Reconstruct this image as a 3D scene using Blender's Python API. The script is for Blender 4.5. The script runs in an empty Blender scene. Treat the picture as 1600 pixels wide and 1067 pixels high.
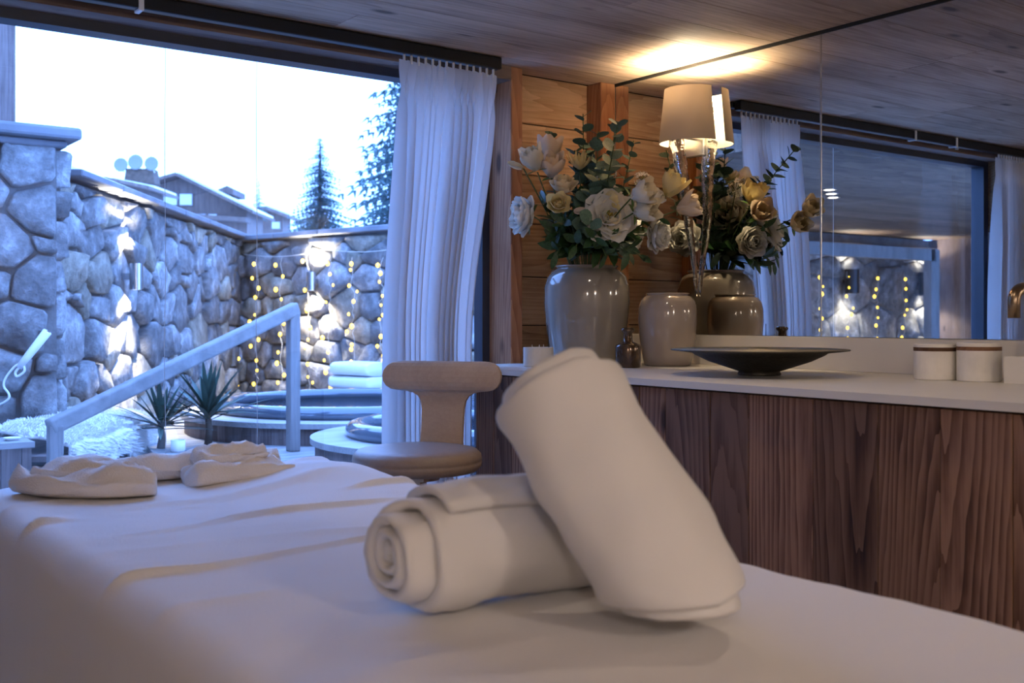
import bpy, bmesh, math, random
from mathutils import Vector, Matrix, noise
random.seed(7)
S = bpy.context.scene
COL = S.collection
PI = math.pi
V = Vector

# ------------------------------------------------------------------ camera
F = Vector((0.5934, 0.8049, 0)); R = Vector((0.8049, -0.5934, 0)); CAMZ = 1.10; FPX = 1685.0; HOR = 497.0
cd = bpy.data.cameras.new('camera'); cam = bpy.data.objects.new('camera', cd); COL.objects.link(cam)
cam.location = (0, 0, CAMZ); cam.rotation_euler = (PI/2, 0, -math.atan2(F.x, F.y))
cd.sensor_width = 36; cd.lens = FPX*36/1600; cd.shift_y = -(533.5-HOR)/1600
cd.dof.use_dof = True; cd.dof.focus_distance = 3.9; cd.dof.aperture_fstop = 4.5
cd.clip_start = 0.02; cd.clip_end = 600
S.camera = cam
# ------------------------------------------------------------------ sky: even, bright blue dusk
w = bpy.data.worlds.new('dusk_sky'); S.world = w; w.use_nodes = True
wn = w.node_tree.nodes; wl = w.node_tree.links
bg = wn['Background']; bg.inputs['Color'].default_value = (0.185, 0.385, 1.0, 1); bg.inputs['Strength'].default_value = 8.6
# ------------------------------------------------------------------ view
S.view_settings.view_transform = 'Standard'; S.view_settings.look = 'None'
S.cycles.max_bounces = 6; S.cycles.diffuse_bounces = 3; S.cycles.glossy_bounces = 4; S.cycles.transmission_bounces = 5; S.cycles.transparent_max_bounces = 6; S.cycles.caustics_reflective = False; S.cycles.caustics_refractive = False
S.view_settings.exposure = 0.1; S.view_settings.gamma = 1.0; S.view_settings.use_curve_mapping = False

def P(px, py, D):
    u = (px-800)/FPX; v = (HOR-py)/FPX
    p = (F + R*u)*D
    return Vector((p.x, p.y, CAMZ + v*D))
def hit(px, p0, d):
    """floor-plan point where the sight line at column px meets the wall line p0 + s d"""
    u = (px-800)/FPX; r = F + R*u
    det = r.x*(-d[1]) + d[0]*r.y
    t = (p0[0]*(-d[1]) + d[0]*p0[1])/det
    return r.x*t, r.y*t, t

# ------------------------------------------------------------------ materials
def newmat(name):
    m = bpy.data.materials.new(name); m.use_nodes = True
    n = m.node_tree.nodes; l = m.node_tree.links
    return m, n, l, n['Principled BSDF']
def ramp(n, stops):
    r = n.new('ShaderNodeValToRGB'); e = r.color_ramp.elements
    while len(e) < len(stops): e.new(0.5)
    for k, (p, c) in enumerate(stops): e[k].position = p; e[k].color = (*c, 1)
    return r
def coords(n, l, scale, rnd=30.0):
    tc = n.new('ShaderNodeTexCoord'); oi = n.new('ShaderNodeObjectInfo')
    mu = n.new('ShaderNodeMath'); mu.operation = 'MULTIPLY'; mu.inputs[1].default_value = rnd; l.new(oi.outputs['Random'], mu.inputs[0])
    ad = n.new('ShaderNodeVectorMath'); ad.operation = 'ADD'; l.new(tc.outputs['Object'], ad.inputs[0]); l.new(mu.outputs[0], ad.inputs[1])
    mp = n.new('ShaderNodeMapping'); mp.inputs['Scale'].default_value = scale; l.new(ad.outputs[0], mp.inputs['Vector'])
    return mp.outputs[0], oi, tc
def plain(name, c, rough=0.5, metal=0.0, spec=0.5, var=0.0, bump=0.0, bscale=40, coat=0.0, trans=0.0, ior=1.45, sheen=0.0):
    m, n, l, b = newmat(name)
    b.inputs['Roughness'].default_value = rough; b.inputs['Metallic'].default_value = metal
    b.inputs['Specular IOR Level'].default_value = spec; b.inputs['Coat Weight'].default_value = coat
    b.inputs['Transmission Weight'].default_value = trans; b.inputs['IOR'].default_value = ior
    b.inputs['Sheen Weight'].default_value = sheen
    vec, oi, tc = coords(n, l, (1, 1, 1), 10)
    no = n.new('ShaderNodeTexNoise'); no.inputs['Scale'].default_value = bscale; no.inputs['Detail'].default_value = 5; l.new(vec, no.inputs['Vector'])
    no2 = n.new('ShaderNodeTexNoise'); no2.inputs['Scale'].default_value = bscale*0.2; no2.inputs['Detail'].default_value = 4; l.new(vec, no2.inputs['Vector'])
    lo = tuple(max(0, x*(1-var)) for x in c); hi = tuple(min(1, x*(1+var)) for x in c)
    r = ramp(n, [(0.3, lo), (0.7, hi)]); l.new(no2.outputs[0], r.inputs[0]); l.new(r.outputs[0], b.inputs['Base Color'])
    if bump:
        bp = n.new('ShaderNodeBump'); bp.inputs['Strength'].default_value = bump; bp.inputs['Distance'].default_value = 0.01
        l.new(no.outputs[0], bp.inputs['Height']); l.new(bp.outputs[0], b.inputs['Normal'])
    return m
def wood(name, dark, mid, light, axis=0, rings=14.0, rough=0.65, contrast=1.0, tint=0.25, bump=0.25, knots=0.75):
    """weathered timber, grain along a local axis; every board gets its own heart position and tone"""
    m, n, l, b = newmat(name)
    tc = n.new('ShaderNodeTexCoord'); oi = n.new('ShaderNodeObjectInfo')
    wn_ = n.new('ShaderNodeTexWhiteNoise'); wn_.noise_dimensions = '1D'; l.new(oi.outputs['Random'], wn_.inputs['W'])
    sub = n.new('ShaderNodeVectorMath'); sub.operation = 'SUBTRACT'; sub.inputs[1].default_value = (0.5, 0.5, 0.5); l.new(wn_.outputs['Color'], sub.inputs[0])
    off = [0.30, 0.30, 0.30]; off[axis] = 3.0
    mu = n.new('ShaderNodeVectorMath'); mu.operation = 'MULTIPLY'; mu.inputs[1].default_value = off; l.new(sub.outputs[0], mu.inputs[0])
    ad = n.new('ShaderNodeVectorMath'); ad.operation = 'ADD'; l.new(tc.outputs['Object'], ad.inputs[0]); l.new(mu.outputs[0], ad.inputs[1])
    far = n.new('ShaderNodeVectorMath'); far.operation = 'MULTIPLY_ADD'; far.inputs[1].default_value = (40, 40, 40); l.new(sub.outputs[0], far.inputs[0]); l.new(tc.outputs['Object'], far.inputs[2])
    sc = [1, 1, 1]; sc[axis] = 0.075
    mp = n.new('ShaderNodeMapping'); mp.inputs['Scale'].default_value = sc; l.new(ad.outputs[0], mp.inputs['Vector'])
    wv = n.new('ShaderNodeTexWave'); wv.wave_type = 'RINGS'; wv.rings_direction = 'SPHERICAL'; wv.wave_profile = 'SAW'
    wv.inputs['Scale'].default_value = rings; wv.inputs['Distortion'].default_value = 9.0
    wv.inputs['Detail'].default_value = 3; wv.inputs['Detail Scale'].default_value = 0.55; wv.inputs['Detail Roughness'].default_value = 0.55
    l.new(mp.outputs[0], wv.inputs['Vector'])
    def stretched(across, along, detail, rough_=0.6):
        q = [across]*3; q[axis] = along
        mm = n.new('ShaderNodeMapping'); mm.inputs['Scale'].default_value = q; l.new(far.outputs[0], mm.inputs['Vector'])
        t = n.new('ShaderNodeTexNoise'); t.inputs['Scale'].default_value = 1; t.inputs['Detail'].default_value = detail; t.inputs['Roughness'].default_value = rough_
        l.new(mm.outputs[0], t.inputs['Vector']); return t
    fine = stretched(120, 5, 4); blot = stretched(7, 1.6, 5, 0.62)
    def madd(x, k, y_):
        a_ = n.new('ShaderNodeMath'); a_.operation = 'MULTIPLY_ADD'; a_.inputs[1].default_value = k; l.new(x, a_.inputs[0])
        if isinstance(y_, float): a_.inputs[2].default_value = y_
        else: l.new(y_, a_.inputs[2])
        return a_.outputs[0]
    v1 = madd(fine.outputs[0], 0.5, -0.22); v2 = madd(wv.outputs['Fac'], 0.26*contrast, v1); v3 = madd(blot.outputs[0], 0.95, v2)
    r = ramp(n, [(0.22, dark), (0.52, mid), (0.85, light)]); l.new(v3, r.inputs[0])
    q = [6.0]*3; q[axis] = 2.2
    mpk = n.new('ShaderNodeMapping'); mpk.inputs['Scale'].default_value = q; l.new(far.outputs[0], mpk.inputs['Vector'])
    vo = n.new('ShaderNodeTexVoronoi'); vo.inputs['Scale'].default_value = 1.0; l.new(mpk.outputs[0], vo.inputs['Vector'])
    kr = ramp(n, [(0.06, (0.05, 0.03, 0.02)), (0.13, (1, 1, 1))]); l.new(vo.outputs['Distance'], kr.inputs[0])
    km = n.new('ShaderNodeMixRGB'); km.blend_type = 'MULTIPLY'; km.inputs[0].default_value = knots; l.new(r.outputs[0], km.inputs[1]); l.new(kr.outputs[0], km.inputs[2])
    hs = n.new('ShaderNodeHueSaturation')
    vm = n.new('ShaderNodeMapRange'); vm.inputs['To Min'].default_value = 1-tint; vm.inputs['To Max'].default_value = 1+tint; l.new(wn_.outputs['Value'], vm.inputs['Value'])
    l.new(vm.outputs[0], hs.inputs['Value']); l.new(km.outputs[0], hs.inputs['Color']); l.new(hs.outputs[0], b.inputs['Base Color'])
    b.inputs['Roughness'].default_value = rough; b.inputs['Specular IOR Level'].default_value = 0.3
    bp = n.new('ShaderNodeBump'); bp.inputs['Strength'].default_value = bump; bp.inputs['Distance'].default_value = 0.002
    l.new(v2, bp.inputs['Height']); l.new(bp.outputs[0], b.inputs['Normal'])
    return m
def emit(name, c, s):
    m, n, l, b = newmat(name)
    b.inputs['Base Color'].default_value = (*c, 1); b.inputs['Emission Color'].default_value = (*c, 1); b.inputs['Emission Strength'].default_value = s
    return m
def cloth(name, c, translucent=0.0, bump=0.3, scale=400, rough=0.95):
    m, n, l, b = newmat(name)
    b.inputs['Base Color'].default_value = (*c, 1); b.inputs['Roughness'].default_value = rough; b.inputs['Specular IOR Level'].default_value = 0.1
    b.inputs['Sheen Weight'].default_value = 0.15
    tc = n.new('ShaderNodeTexCoord'); no = n.new('ShaderNodeTexNoise'); no.inputs['Scale'].default_value = scale; no.inputs['Detail'].default_value = 3
    l.new(tc.outputs['Object'], no.inputs['Vector'])
    bp = n.new('ShaderNodeBump'); bp.inputs['Strength'].default_value = bump; bp.inputs['Distance'].default_value = 0.003
    l.new(no.outputs[0], bp.inputs['Height']); l.new(bp.outputs[0], b.inputs['Normal'])
    if translucent:
        t = n.new('ShaderNodeBsdfTranslucent'); t.inputs['Color'].default_value = (*c, 1)
        mx = n.new('ShaderNodeMixShader'); mx.inputs[0].default_value = translucent
        out = n['Material Output']; l.new(b.outputs[0], mx.inputs[1]); l.new(t.outputs[0], mx.inputs[2]); l.new(mx.outputs[0], out.inputs['Surface'])
    return m
def stone_mat(name, c1, c2, c3):
    m, n, l, b = newmat(name)
    vec, oi, tc = coords(n, l, (1, 1, 1), 17)
    no = n.new('ShaderNodeTexNoise'); no.inputs['Scale'].default_value = 7; no.inputs['Detail'].default_value = 9; no.inputs['Roughness'].default_value = 0.68; l.new(vec, no.inputs['Vector'])
    r = ramp(n, [(0.3, c1), (0.52, c2), (0.72, c3)]); l.new(no.outputs[0], r.inputs[0])
    hs = n.new('ShaderNodeHueSaturation'); vm = n.new('ShaderNodeMapRange'); vm.inputs['To Min'].default_value = 0.6; vm.inputs['To Max'].default_value = 1.35
    l.new(oi.outputs['Random'], vm.inputs['Value']); l.new(vm.outputs[0], hs.inputs['Value']); l.new(r.outputs[0], hs.inputs['Color']); l.new(hs.outputs[0], b.inputs['Base Color'])
    b.inputs['Roughness'].default_value = 0.85
    bp = n.new('ShaderNodeBump'); bp.inputs['Strength'].default_value = 0.9; bp.inputs['Distance'].default_value = 0.05; l.new(no.outputs[0], bp.inputs['Height']); l.new(bp.outputs[0], b.inputs['Normal'])
    return m

M = {}
M['ceil'] = wood('ceiling_timber', (0.18, 0.12, 0.085), (0.48, 0.345, 0.245), (0.68, 0.52, 0.39), 0, 16, contrast=0.6, tint=0.18)
M['plankwall'] = wood('old_spruce_planks', (0.15, 0.075, 0.035), (0.42, 0.25, 0.135), (0.62, 0.42, 0.25), 0, 18, contrast=0.9, tint=0.28)
M['post'] = wood('red_larch_post', (0.13, 0.045, 0.02), (0.34, 0.145, 0.068), (0.50, 0.25, 0.125), 2, 22, tint=0.15)
M['cab'] = wood('reclaimed_larch_front', (0.018, 0.008, 0.005), (0.13, 0.062, 0.037), (0.29, 0.16, 0.10), 2, 26, contrast=1.7, tint=0.32, bump=0.5)
M['lintel'] = wood('lintel_timber', (0.05, 0.03, 0.03), (0.16, 0.11, 0.09), (0.26, 0.19, 0.15), 0, 10)
M['greywood'] = wood('silvered_timber', (0.12, 0.11, 0.105), (0.20, 0.19, 0.185), (0.28, 0.265, 0.26), 2, 14, contrast=0.5, tint=0.1, knots=0.3)
M['greyrail'] = plain('silvered_handrail', (0.21, 0.205, 0.20), 0.7, var=0.22, bump=0.1, bscale=60)
M['deck'] = wood('silvered_decking', (0.17, 0.16, 0.155), (0.27, 0.26, 0.255), (0.36, 0.35, 0.345), 0, 12, contrast=0.5, tint=0.14, knots=0.3)
M['tubplank'] = wood('larch_cladding', (0.05, 0.034, 0.03), (0.13, 0.095, 0.085), (0.22, 0.165, 0.15), 2, 12, contrast=0.6, tint=0.25)
M['soffit'] = wood('soffit_timber', (0.04, 0.03, 0.025), (0.12, 0.08, 0.06), (0.2, 0.14, 0.1), 0, 10)
M['floor'] = wood('floor_oak', (0.10, 0.06, 0.04), (0.22, 0.14, 0.09), (0.32, 0.22, 0.15), 1, 10)
M['oakply'] = wood('pale_oak_veneer', (0.40, 0.29, 0.215), (0.47, 0.345, 0.255), (0.54, 0.41, 0.31), 0, 18, contrast=0.35, tint=0.0, bump=0.06, rough=0.5, knots=0.0)
M['darkwood'] = wood('walnut', (0.04, 0.018, 0.009), (0.11, 0.05, 0.025), (0.18, 0.09, 0.05), 0, 20)
M['chalet'] = wood('chalet_timber', (0.06, 0.042, 0.036), (0.10, 0.072, 0.06), (0.15, 0.11, 0.09), 2, 4, knots=0.0)
M['plaster'] = plain('white_plaster', (0.75, 0.72, 0.68), 0.9, var=0.03, bump=0.1)
M['worktop'] = plain('white_mineral_worktop', (0.74, 0.70, 0.64), 0.35, var=0.02)
M['black'] = plain('black_rail', (0.012, 0.012, 0.014), 0.35, 0.2)
M['blackgap'] = plain('black_sealant', (0.01, 0.009, 0.008), 0.8)
M['frame'] = plain('grey_window_metal', (0.05, 0.055, 0.07), 0.45, 0.4)
M['whiteplastic'] = plain('white_plastic', (0.82, 0.82, 0.82), 0.4)
M['chrome'] = plain('brushed_nickel', (0.62, 0.60, 0.56), 0.25, 1.0)
M['steel'] = plain('steel', (0.55, 0.56, 0.58), 0.22, 1.0)
M['bronze'] = plain('bronze', (0.30, 0.22, 0.15), 0.3, 1.0)
M['vase'] = plain('taupe_glaze', (0.27, 0.235, 0.195), 0.12, var=0.08, bscale=25, coat=0.6)
M['vase2'] = plain('pink_taupe_glaze', (0.36, 0.295, 0.25), 0.12, var=0.06, bscale=25, coat=0.6)
M['bottle'] = plain('smoked_brown_glaze', (0.085, 0.05, 0.028), 0.12, 0.55, var=0.7, bscale=60, coat=0.5)
M['bowlout'] = plain('dark_hammered_metal', (0.07, 0.062, 0.05), 0.42, 0.75, var=0.3, bump=0.25, bscale=90)
M['bowlin'] = plain('hammered_gold_leaf', (0.62, 0.53, 0.36), 0.42, 0.35, var=0.35, bump=0.5, bscale=120)
M['marble'] = plain('white_marble', (0.74, 0.70, 0.65), 0.3, var=0.14, bscale=55)
M['candle'] = plain('frosted_white_holder', (0.72, 0.66, 0.58), 0.5)
M['leather'] = plain('taupe_leather', (0.30, 0.225, 0.18), 0.42, var=0.06, bump=0.15, bscale=300)
M['towel'] = cloth('white_terry', (0.83, 0.795, 0.77), 0, 0.45, 600)
M['towelout'] = cloth('white_bath_terry', (0.82, 0.82, 0.82), 0, 0.9, 200)
M['sheet'] = cloth('white_fleece_sheet', (0.85, 0.82, 0.81), 0, 0.35, 300)
M['robe'] = cloth('cream_terry', (0.85, 0.785, 0.73), 0, 0.9, 260)
M['curtain'] = cloth('white_voile', (0.80, 0.79, 0.80), 0.42, 0.15, 500)
M['shade'] = cloth('taupe_silk', (0.46, 0.39, 0.31), 0.10, 0.1, 600)
M['tabledark'] = plain('dark_table_base', (0.05, 0.04, 0.04), 0.5)
M['stone'] = stone_mat('rubble_stone', (0.075, 0.07, 0.068), (0.215, 0.21, 0.205), (0.48, 0.475, 0.47))
M['stonewarm'] = stone_mat('ochre_rubble_stone', (0.12, 0.10, 0.07), (0.30, 0.26, 0.20), (0.54, 0.49, 0.40))
M['mortar'] = plain('dark_mortar', (0.15, 0.145, 0.14), 0.95, var=0.3, bump=0.8, bscale=30)
M['slate'] = plain('slate_coping', (0.15, 0.15, 0.16), 0.7, var=0.3, bump=0.5, bscale=14)
M['snow'] = plain('snow', (0.85, 0.86, 0.88), 0.9, var=0.03, bump=0.2, bscale=4)
M['tub'] = plain('grey_acrylic_tub', (0.10, 0.12, 0.15), 0.12, 0.3, coat=0.5)
M['water'] = plain('pool_water', (0.02, 0.05, 0.10), 0.04, 0.0, 0.6, bump=0.5, bscale=6)
M['fleece'] = plain('sheepskin', (0.82, 0.79, 0.75), 1.0, var=0.08, bump=1.0, bscale=60, sheen=0.4)
M['yucca'] = plain('yucca_leaf', (0.035, 0.075, 0.055), 0.45, var=0.4)
M['spruce'] = plain('spruce_needles', (0.10, 0.17, 0.17), 0.9, var=0.4)
M['bark'] = plain('bark', (0.10, 0.07, 0.05), 0.9, var=0.3, bump=0.6)
M['dish'] = plain('pale_dish', (0.20, 0.205, 0.22), 0.7)
M['winpane'] = plain('far_window_pane', (0.55, 0.58, 0.62), 0.1, coat=0.5)
M['bulb'] = emit('warm_fairy_bulb', (1.0, 0.62, 0.06), 6.0)
M['lampglow'] = emit('lamp_glow', (1.0, 0.93, 0.8), 14.0)
M['fillglow'] = emit('fillspot_glow', (1.0, 0.82, 0.62), 25.0)  # glow of the fill spots added above the vanity
M['globe'] = emit('fill_globe_glow', (1.0, 0.87, 0.77), 50.0)  # glow of the unseen globes added as soft fill
M['wire'] = plain('pale_wire', (0.55, 0.52, 0.45), 0.5)
M['euc'] = plain('eucalyptus_leaf', (0.095, 0.165, 0.12), 0.6, var=0.25)
M['leaf'] = plain('dark_glossy_leaf', (0.022, 0.062, 0.018), 0.38, var=0.4)
M['leaf2'] = plain('bright_green_leaf', (0.07, 0.14, 0.03), 0.45, var=0.3)
M['stem'] = plain('green_stem', (0.06, 0.10, 0.03), 0.6)
def petal_mat(name, c, t=0.25):
    return cloth(name, c, t, 0.1, 80, 0.7)
M['pwhite'] = petal_mat('white_petal', (0.84, 0.81, 0.74))
M['pcream'] = petal_mat('cream_petal', (0.80, 0.70, 0.50))
M['pyellow'] = petal_mat('pale_yellow_petal', (0.84, 0.70, 0.34))
M['ppeach'] = petal_mat('peach_petal', (0.78, 0.62, 0.44))
M['stamen'] = plain('yellow_stamen', (0.45, 0.32, 0.06), 0.8)
# mirror
m, n, l, b = newmat('mirror_silver'); b.inputs['Base Color'].default_value = (0.80, 0.80, 0.77, 1); b.inputs['Metallic'].default_value = 1; b.inputs['Roughness'].default_value = 0.0; M['mirror'] = m
# thin window glass: fresnel mix of clear and glossy
m, n, l, b = newmat('window_glass'); out = n['Material Output']
tr = n.new('ShaderNodeBsdfTransparent'); tr.inputs[0].default_value = (0.95, 0.97, 1, 1); gl = n.new('ShaderNodeBsdfGlossy'); gl.inputs['Roughness'].default_value = 0.0
fr = n.new('ShaderNodeFresnel'); fr.inputs['IOR'].default_value = 1.5
mul = n.new('ShaderNodeMath'); mul.operation = 'MULTIPLY'; mul.inputs[1].default_value = 1.8; mul.use_clamp = True; l.new(fr.outputs[0], mul.inputs[0])
mx = n.new('ShaderNodeMixShader'); l.new(mul.outputs[0], mx.inputs[0]); l.new(tr.outputs[0], mx.inputs[1]); l.new(gl.outputs[0], mx.inputs[2]); l.new(mx.outputs[0], out.inputs['Surface']); M['glass'] = m
# crystal
m, n, l, b = newmat('crystal'); b.inputs['Transmission Weight'].default_value = 1; b.inputs['Roughness'].default_value = 0.03; b.inputs['IOR'].default_value = 1.45
no = n.new('ShaderNodeTexNoise'); no.inputs['Scale'].default_value = 45; bp = n.new('ShaderNodeBump'); bp.inputs['Strength'].default_value = 0.6; bp.inputs['Distance'].default_value = 0.01
tcx = n.new('ShaderNodeTexCoord'); l.new(tcx.outputs['Object'], no.inputs['Vector'])
l.new(no.outputs[0], bp.inputs['Height']); l.new(bp.outputs[0], b.inputs['Normal']); M['crystal'] = m

# ------------------------------------------------------------------ mesh helpers
class MB:
    def __init__(s): s.v = []; s.f = []
    def add(s, vs, fs):
        o = len(s.v); s.v += [tuple(x) for x in vs]; s.f += [tuple(i+o for i in f) for f in fs]; return s
    def box(s, a, b):
        (x0, y0, z0), (x1, y1, z1) = a, b
        return s.add([(x0,y0,z0),(x1,y0,z0),(x1,y1,z0),(x0,y1,z0),(x0,y0,z1),(x1,y0,z1),(x1,y1,z1),(x0,y1,z1)],
                     [(0,3,2,1),(4,5,6,7),(0,1,5,4),(1,2,6,5),(2,3,7,6),(3,0,4,7)])
    def obox(s, c, ax, ay, az):
        c = V(c); ax = V(ax); ay = V(ay); az = V(az); vs = []
        for k in (-1, 1):
            for (i, j) in ((-1,-1),(1,-1),(1,1),(-1,1)): vs.append(c + ax*i + ay*j + az*k)
        return s.add(vs, [(0,3,2,1),(4,5,6,7),(0,1,5,4),(1,2,6,5),(2,3,7,6),(3,0,4,7)])
    def beam(s, p, q, w, h, up=(0,0,1)):
        p = V(p); q = V(q); d = (q-p); L = d.length; d.normalize(); sd = d.cross(V(up)).normalized(); u = sd.cross(d)
        return s.obox((p+q)/2, d*L/2, sd*w/2, u*h/2)
    def tube(s, pts, rad, n=10, cap=True):
        pts = [V(p) for p in pts]; rings = []
        if not hasattr(rad, '__len__'): rad = [rad]*len(pts)
        prev = None
        for i, p in enumerate(pts):
            d = (pts[min(i+1, len(pts)-1)] - pts[max(i-1, 0)]).normalized()
            if prev is None:
                a = d.orthogonal().normalized()
            else:
                a = (prev - d*prev.dot(d)).normalized()
            prev = a; c = d.cross(a)
            rings.append([p + (a*math.cos(t)+c*math.sin(t))*rad[i] for t in [2*PI*k/n for k in range(n)]])
        vs = [x for r in rings for x in r]; fs = []
        for i in range(len(pts)-1):
            for k in range(n):
                fs.append((i*n+k, i*n+(k+1)%n, (i+1)*n+(k+1)%n, (i+1)*n+k))
        if cap: fs += [tuple(range(n-1, -1, -1)), tuple((len(pts)-1)*n+k for k in range(n))]
        return s.add(vs, fs)
    def lathe(s, prof, c=(0,0,0), n=48, closed=False):
        vs = []; fs = []; c = V(c)
        for (r, z) in prof:
            for k in range(n):
                t = 2*PI*k/n; vs.append((c.x + r*math.cos(t), c.y + r*math.sin(t), c.z + z))
        m = len(prof)
        for i in range(m if closed else m-1):
            j = (i+1) % m
            for k in range(n): fs.append((i*n+k, i*n+(k+1)%n, j*n+(k+1)%n, j*n+k))
        if not closed:
            if prof[0][0] > 1e-4: fs.append(tuple(range(n-1, -1, -1)))
            if prof[-1][0] > 1e-4: fs.append(tuple((m-1)*n+k for k in range(n)))
        return s.add(vs, fs)
    def grid(s, fn, nu, nv, wrap=False):
        vs = [fn(i/(nu-1 if not wrap else nu), j/(nv-1)) for j in range(nv) for i in range(nu)]; fs = []
        for j in range(nv-1):
            for i in range(nu if wrap else nu-1):
                i2 = (i+1) % nu; fs.append((j*nu+i, j*nu+i2, (j+1)*nu+i2, (j+1)*nu+i))
        return s.add(vs, fs)
    def prism(s, poly, axis0, axis1, org, ext):
        """poly in (a,b) laid on axes axis0, axis1 from org, thickened by vector ext"""
        a0, a1, o, e = V(axis0), V(axis1), V(org), V(ext); n = len(poly)
        vs = [o + a0*p[0] + a1*p[1] for p in poly]; vs += [v + e for v in vs]
        fs = [tuple(range(n-1, -1, -1)), tuple(range(n, 2*n))] + [(k, (k+1)%n, n+(k+1)%n, n+k) for k in range(n)]
        return s.add(vs, fs)
    def build(s, name, mat, parent=None, smooth=False, bevel=0, origin=None, subsurf=0, seg=1):
        me = bpy.data.meshes.new(name)
        if origin is None:
            lo = [min(v[k] for v in s.v) for k in range(3)]; hi = [max(v[k] for v in s.v) for k in range(3)]
            origin = V([(lo[k]+hi[k])/2 for k in range(3)])
        origin = V(origin)
        me.from_pydata([V(v)-origin for v in s.v], [], s.f)
        bm = bmesh.new(); bm.from_mesh(me)
        bmesh.ops.remove_doubles(bm, verts=bm.verts, dist=1e-5)
        bmesh.ops.recalc_face_normals(bm, faces=bm.faces)
        if bevel: bmesh.ops.bevel(bm, geom=bm.edges[:], offset=bevel, segments=seg, affect='EDGES', profile=0.5)
        bm.to_mesh(me); bm.free()
        if smooth:
            for p in me.polygons: p.use_smooth = True
        if isinstance(mat, str): mat = M[mat]
        me.materials.append(mat)
        o = bpy.data.objects.new(name, me); COL.objects.link(o); o.location = origin
        if parent: attach(o, parent)
        if subsurf:
            md = o.modifiers.new('sub', 'SUBSURF'); md.levels = subsurf; md.render_levels = subsurf
        return o
def world_loc(o):
    return o['_w'] if '_w' in o else o.location
ROOTW = {}
def wmat(o):
    m = Matrix.LocRotScale(o.location, o.rotation_euler, o.scale)
    return (wmat(o.parent) @ o.matrix_parent_inverse @ m) if o.parent else m
def attach(o, parent):
    o.parent = parent; o.matrix_parent_inverse = wmat(parent).inverted()
def tag(o, label=None, cat=None, group=None, kind=None):
    if label: o['label'] = label
    if cat: o['category'] = cat
    if group: o['group'] = group
    if kind: o['kind'] = kind
    return o
def empty(name, loc, label=None, cat=None, group=None, kind=None):
    o = bpy.data.objects.new(name, None); COL.objects.link(o); o.location = loc; o.empty_display_size = 0.05
    return tag(o, label, cat, group, kind)
def inst(src, name, mat4, parent=None):
    o = bpy.data.objects.new(name, src.data if hasattr(src, 'data') else src); COL.objects.link(o)
    o.matrix_world = mat4; l_, r_, s_ = mat4.decompose(); o.location = l_; o.rotation_mode = 'XYZ'; o.rotation_euler = r_.to_euler(); o.scale = s_
    if parent: attach(o, parent)
    return o
def fbm(p, o=4):
    return noise.fractal(V(p), 1.0, 2.0, o)
def rr(a, b): return random.uniform(a, b)

XM, YW, ZC = 3.10, 3.45, 2.10        # mirror wall, post fronts on the window wall, ceiling
XL, YB = -1.7, -2.3
YP = 3.536                           # plank surface

# ================================================================== ROOM SHELL
fl = MB().box((XL, YB, -0.12), (XM, 3.62, 0)).build('floor', 'floor')
tag(fl, 'oak floor of the treatment room', 'floor', kind='structure')
ce = MB().box((XL-0.1, YB-0.1, ZC+0.022), (XM+0.1, 3.66, ZC+0.2)).build('ceiling', 'blackgap')
tag(ce, 'low ceiling of weathered timber boards', 'ceiling', kind='structure')
y = 3.535
while y > YB:
    wd = rr(0.17, 0.25); xs = [XL, rr(-0.6, 0.6), rr(1.3, 2.4), XM - 0.012]
    y0 = max(y-wd, YB)
    for k in range(3):
        MB().box((xs[k]+0.0012, y0+0.0015, ZC), (xs[k+1]-0.0012, y-0.0015, ZC+0.022)).build('board', 'ceil', ce)
    y -= wd
wr = MB().box((XM, YB, -0.12), (XM+0.12, 3.7, ZC+0.022)).build('wall_right', 'plaster'); tag(wr, 'wall behind the mirror and the vanity', 'wall', kind='structure')
wlft = MB().box((XL-0.1, YB, -0.12), (XL, 3.6, ZC+0.022)).build('wall_left', 'plaster'); tag(wlft, 'plain white plaster side wall', 'wall', kind='structure')
wb = MB().box((XL-0.1, YB-0.1, -0.12), (XM+0.12, YB, ZC+0.022)).build('wall_rear', 'plaster'); tag(wb, 'plain plaster wall behind the table', 'wall', kind='structure')
# window wall
wf = MB().box((2.597, YP+0.02, 0), (XM, YP+0.16, ZC+0.02)).build('wall_front', 'blackgap'); tag(wf, 'wall of old horizontal spruce planks beside the window', 'wall', kind='structure')
z = 0.0
hs = [0.2, 0.23, 0.19, 0.21, 0.24, 0.2, 0.22, 0.2, 0.21, 0.22]
for h in hs:
    z1 = min(z+h, ZC); 
    if z1 - z < 0.02: break
    MB().box((2.598, YP+rr(0, 0.008), z+0.002), (3.010, YP+0.02, z1-0.002)).build('plank', 'plankwall', wf, bevel=0.002); z = z1
MB().box((2.540, YW, 0), (2.597, 3.66, ZC)).build('post', 'post', wf, bevel=0.004)
MB().box((3.012, YW, 0), (3.094, YP+0.02, ZC)).build('post', 'post', wf, bevel=0.004)
wf2 = MB().box((XL, YW+0.04, 0), (-0.02, 3.66, 1.62)).build('wall_front_left', 'plaster'); tag(wf2, 'white plaster wall with planks above, left of the window', 'wall', kind='structure')
for k in range(2):
    MB().box((XL, YW+0.02, 1.625+k*0.24), (-0.02, 3.66, 1.86+k*0.24)).build('plank', 'plankwall', wf2)
# lintel
li = MB().box((-0.02, YW, 2.045), (2.54, 3.70, ZC)).build('trim_1', 'lintel'); tag(li, 'timber lintel above the wide window', 'trim', kind='structure')
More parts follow.
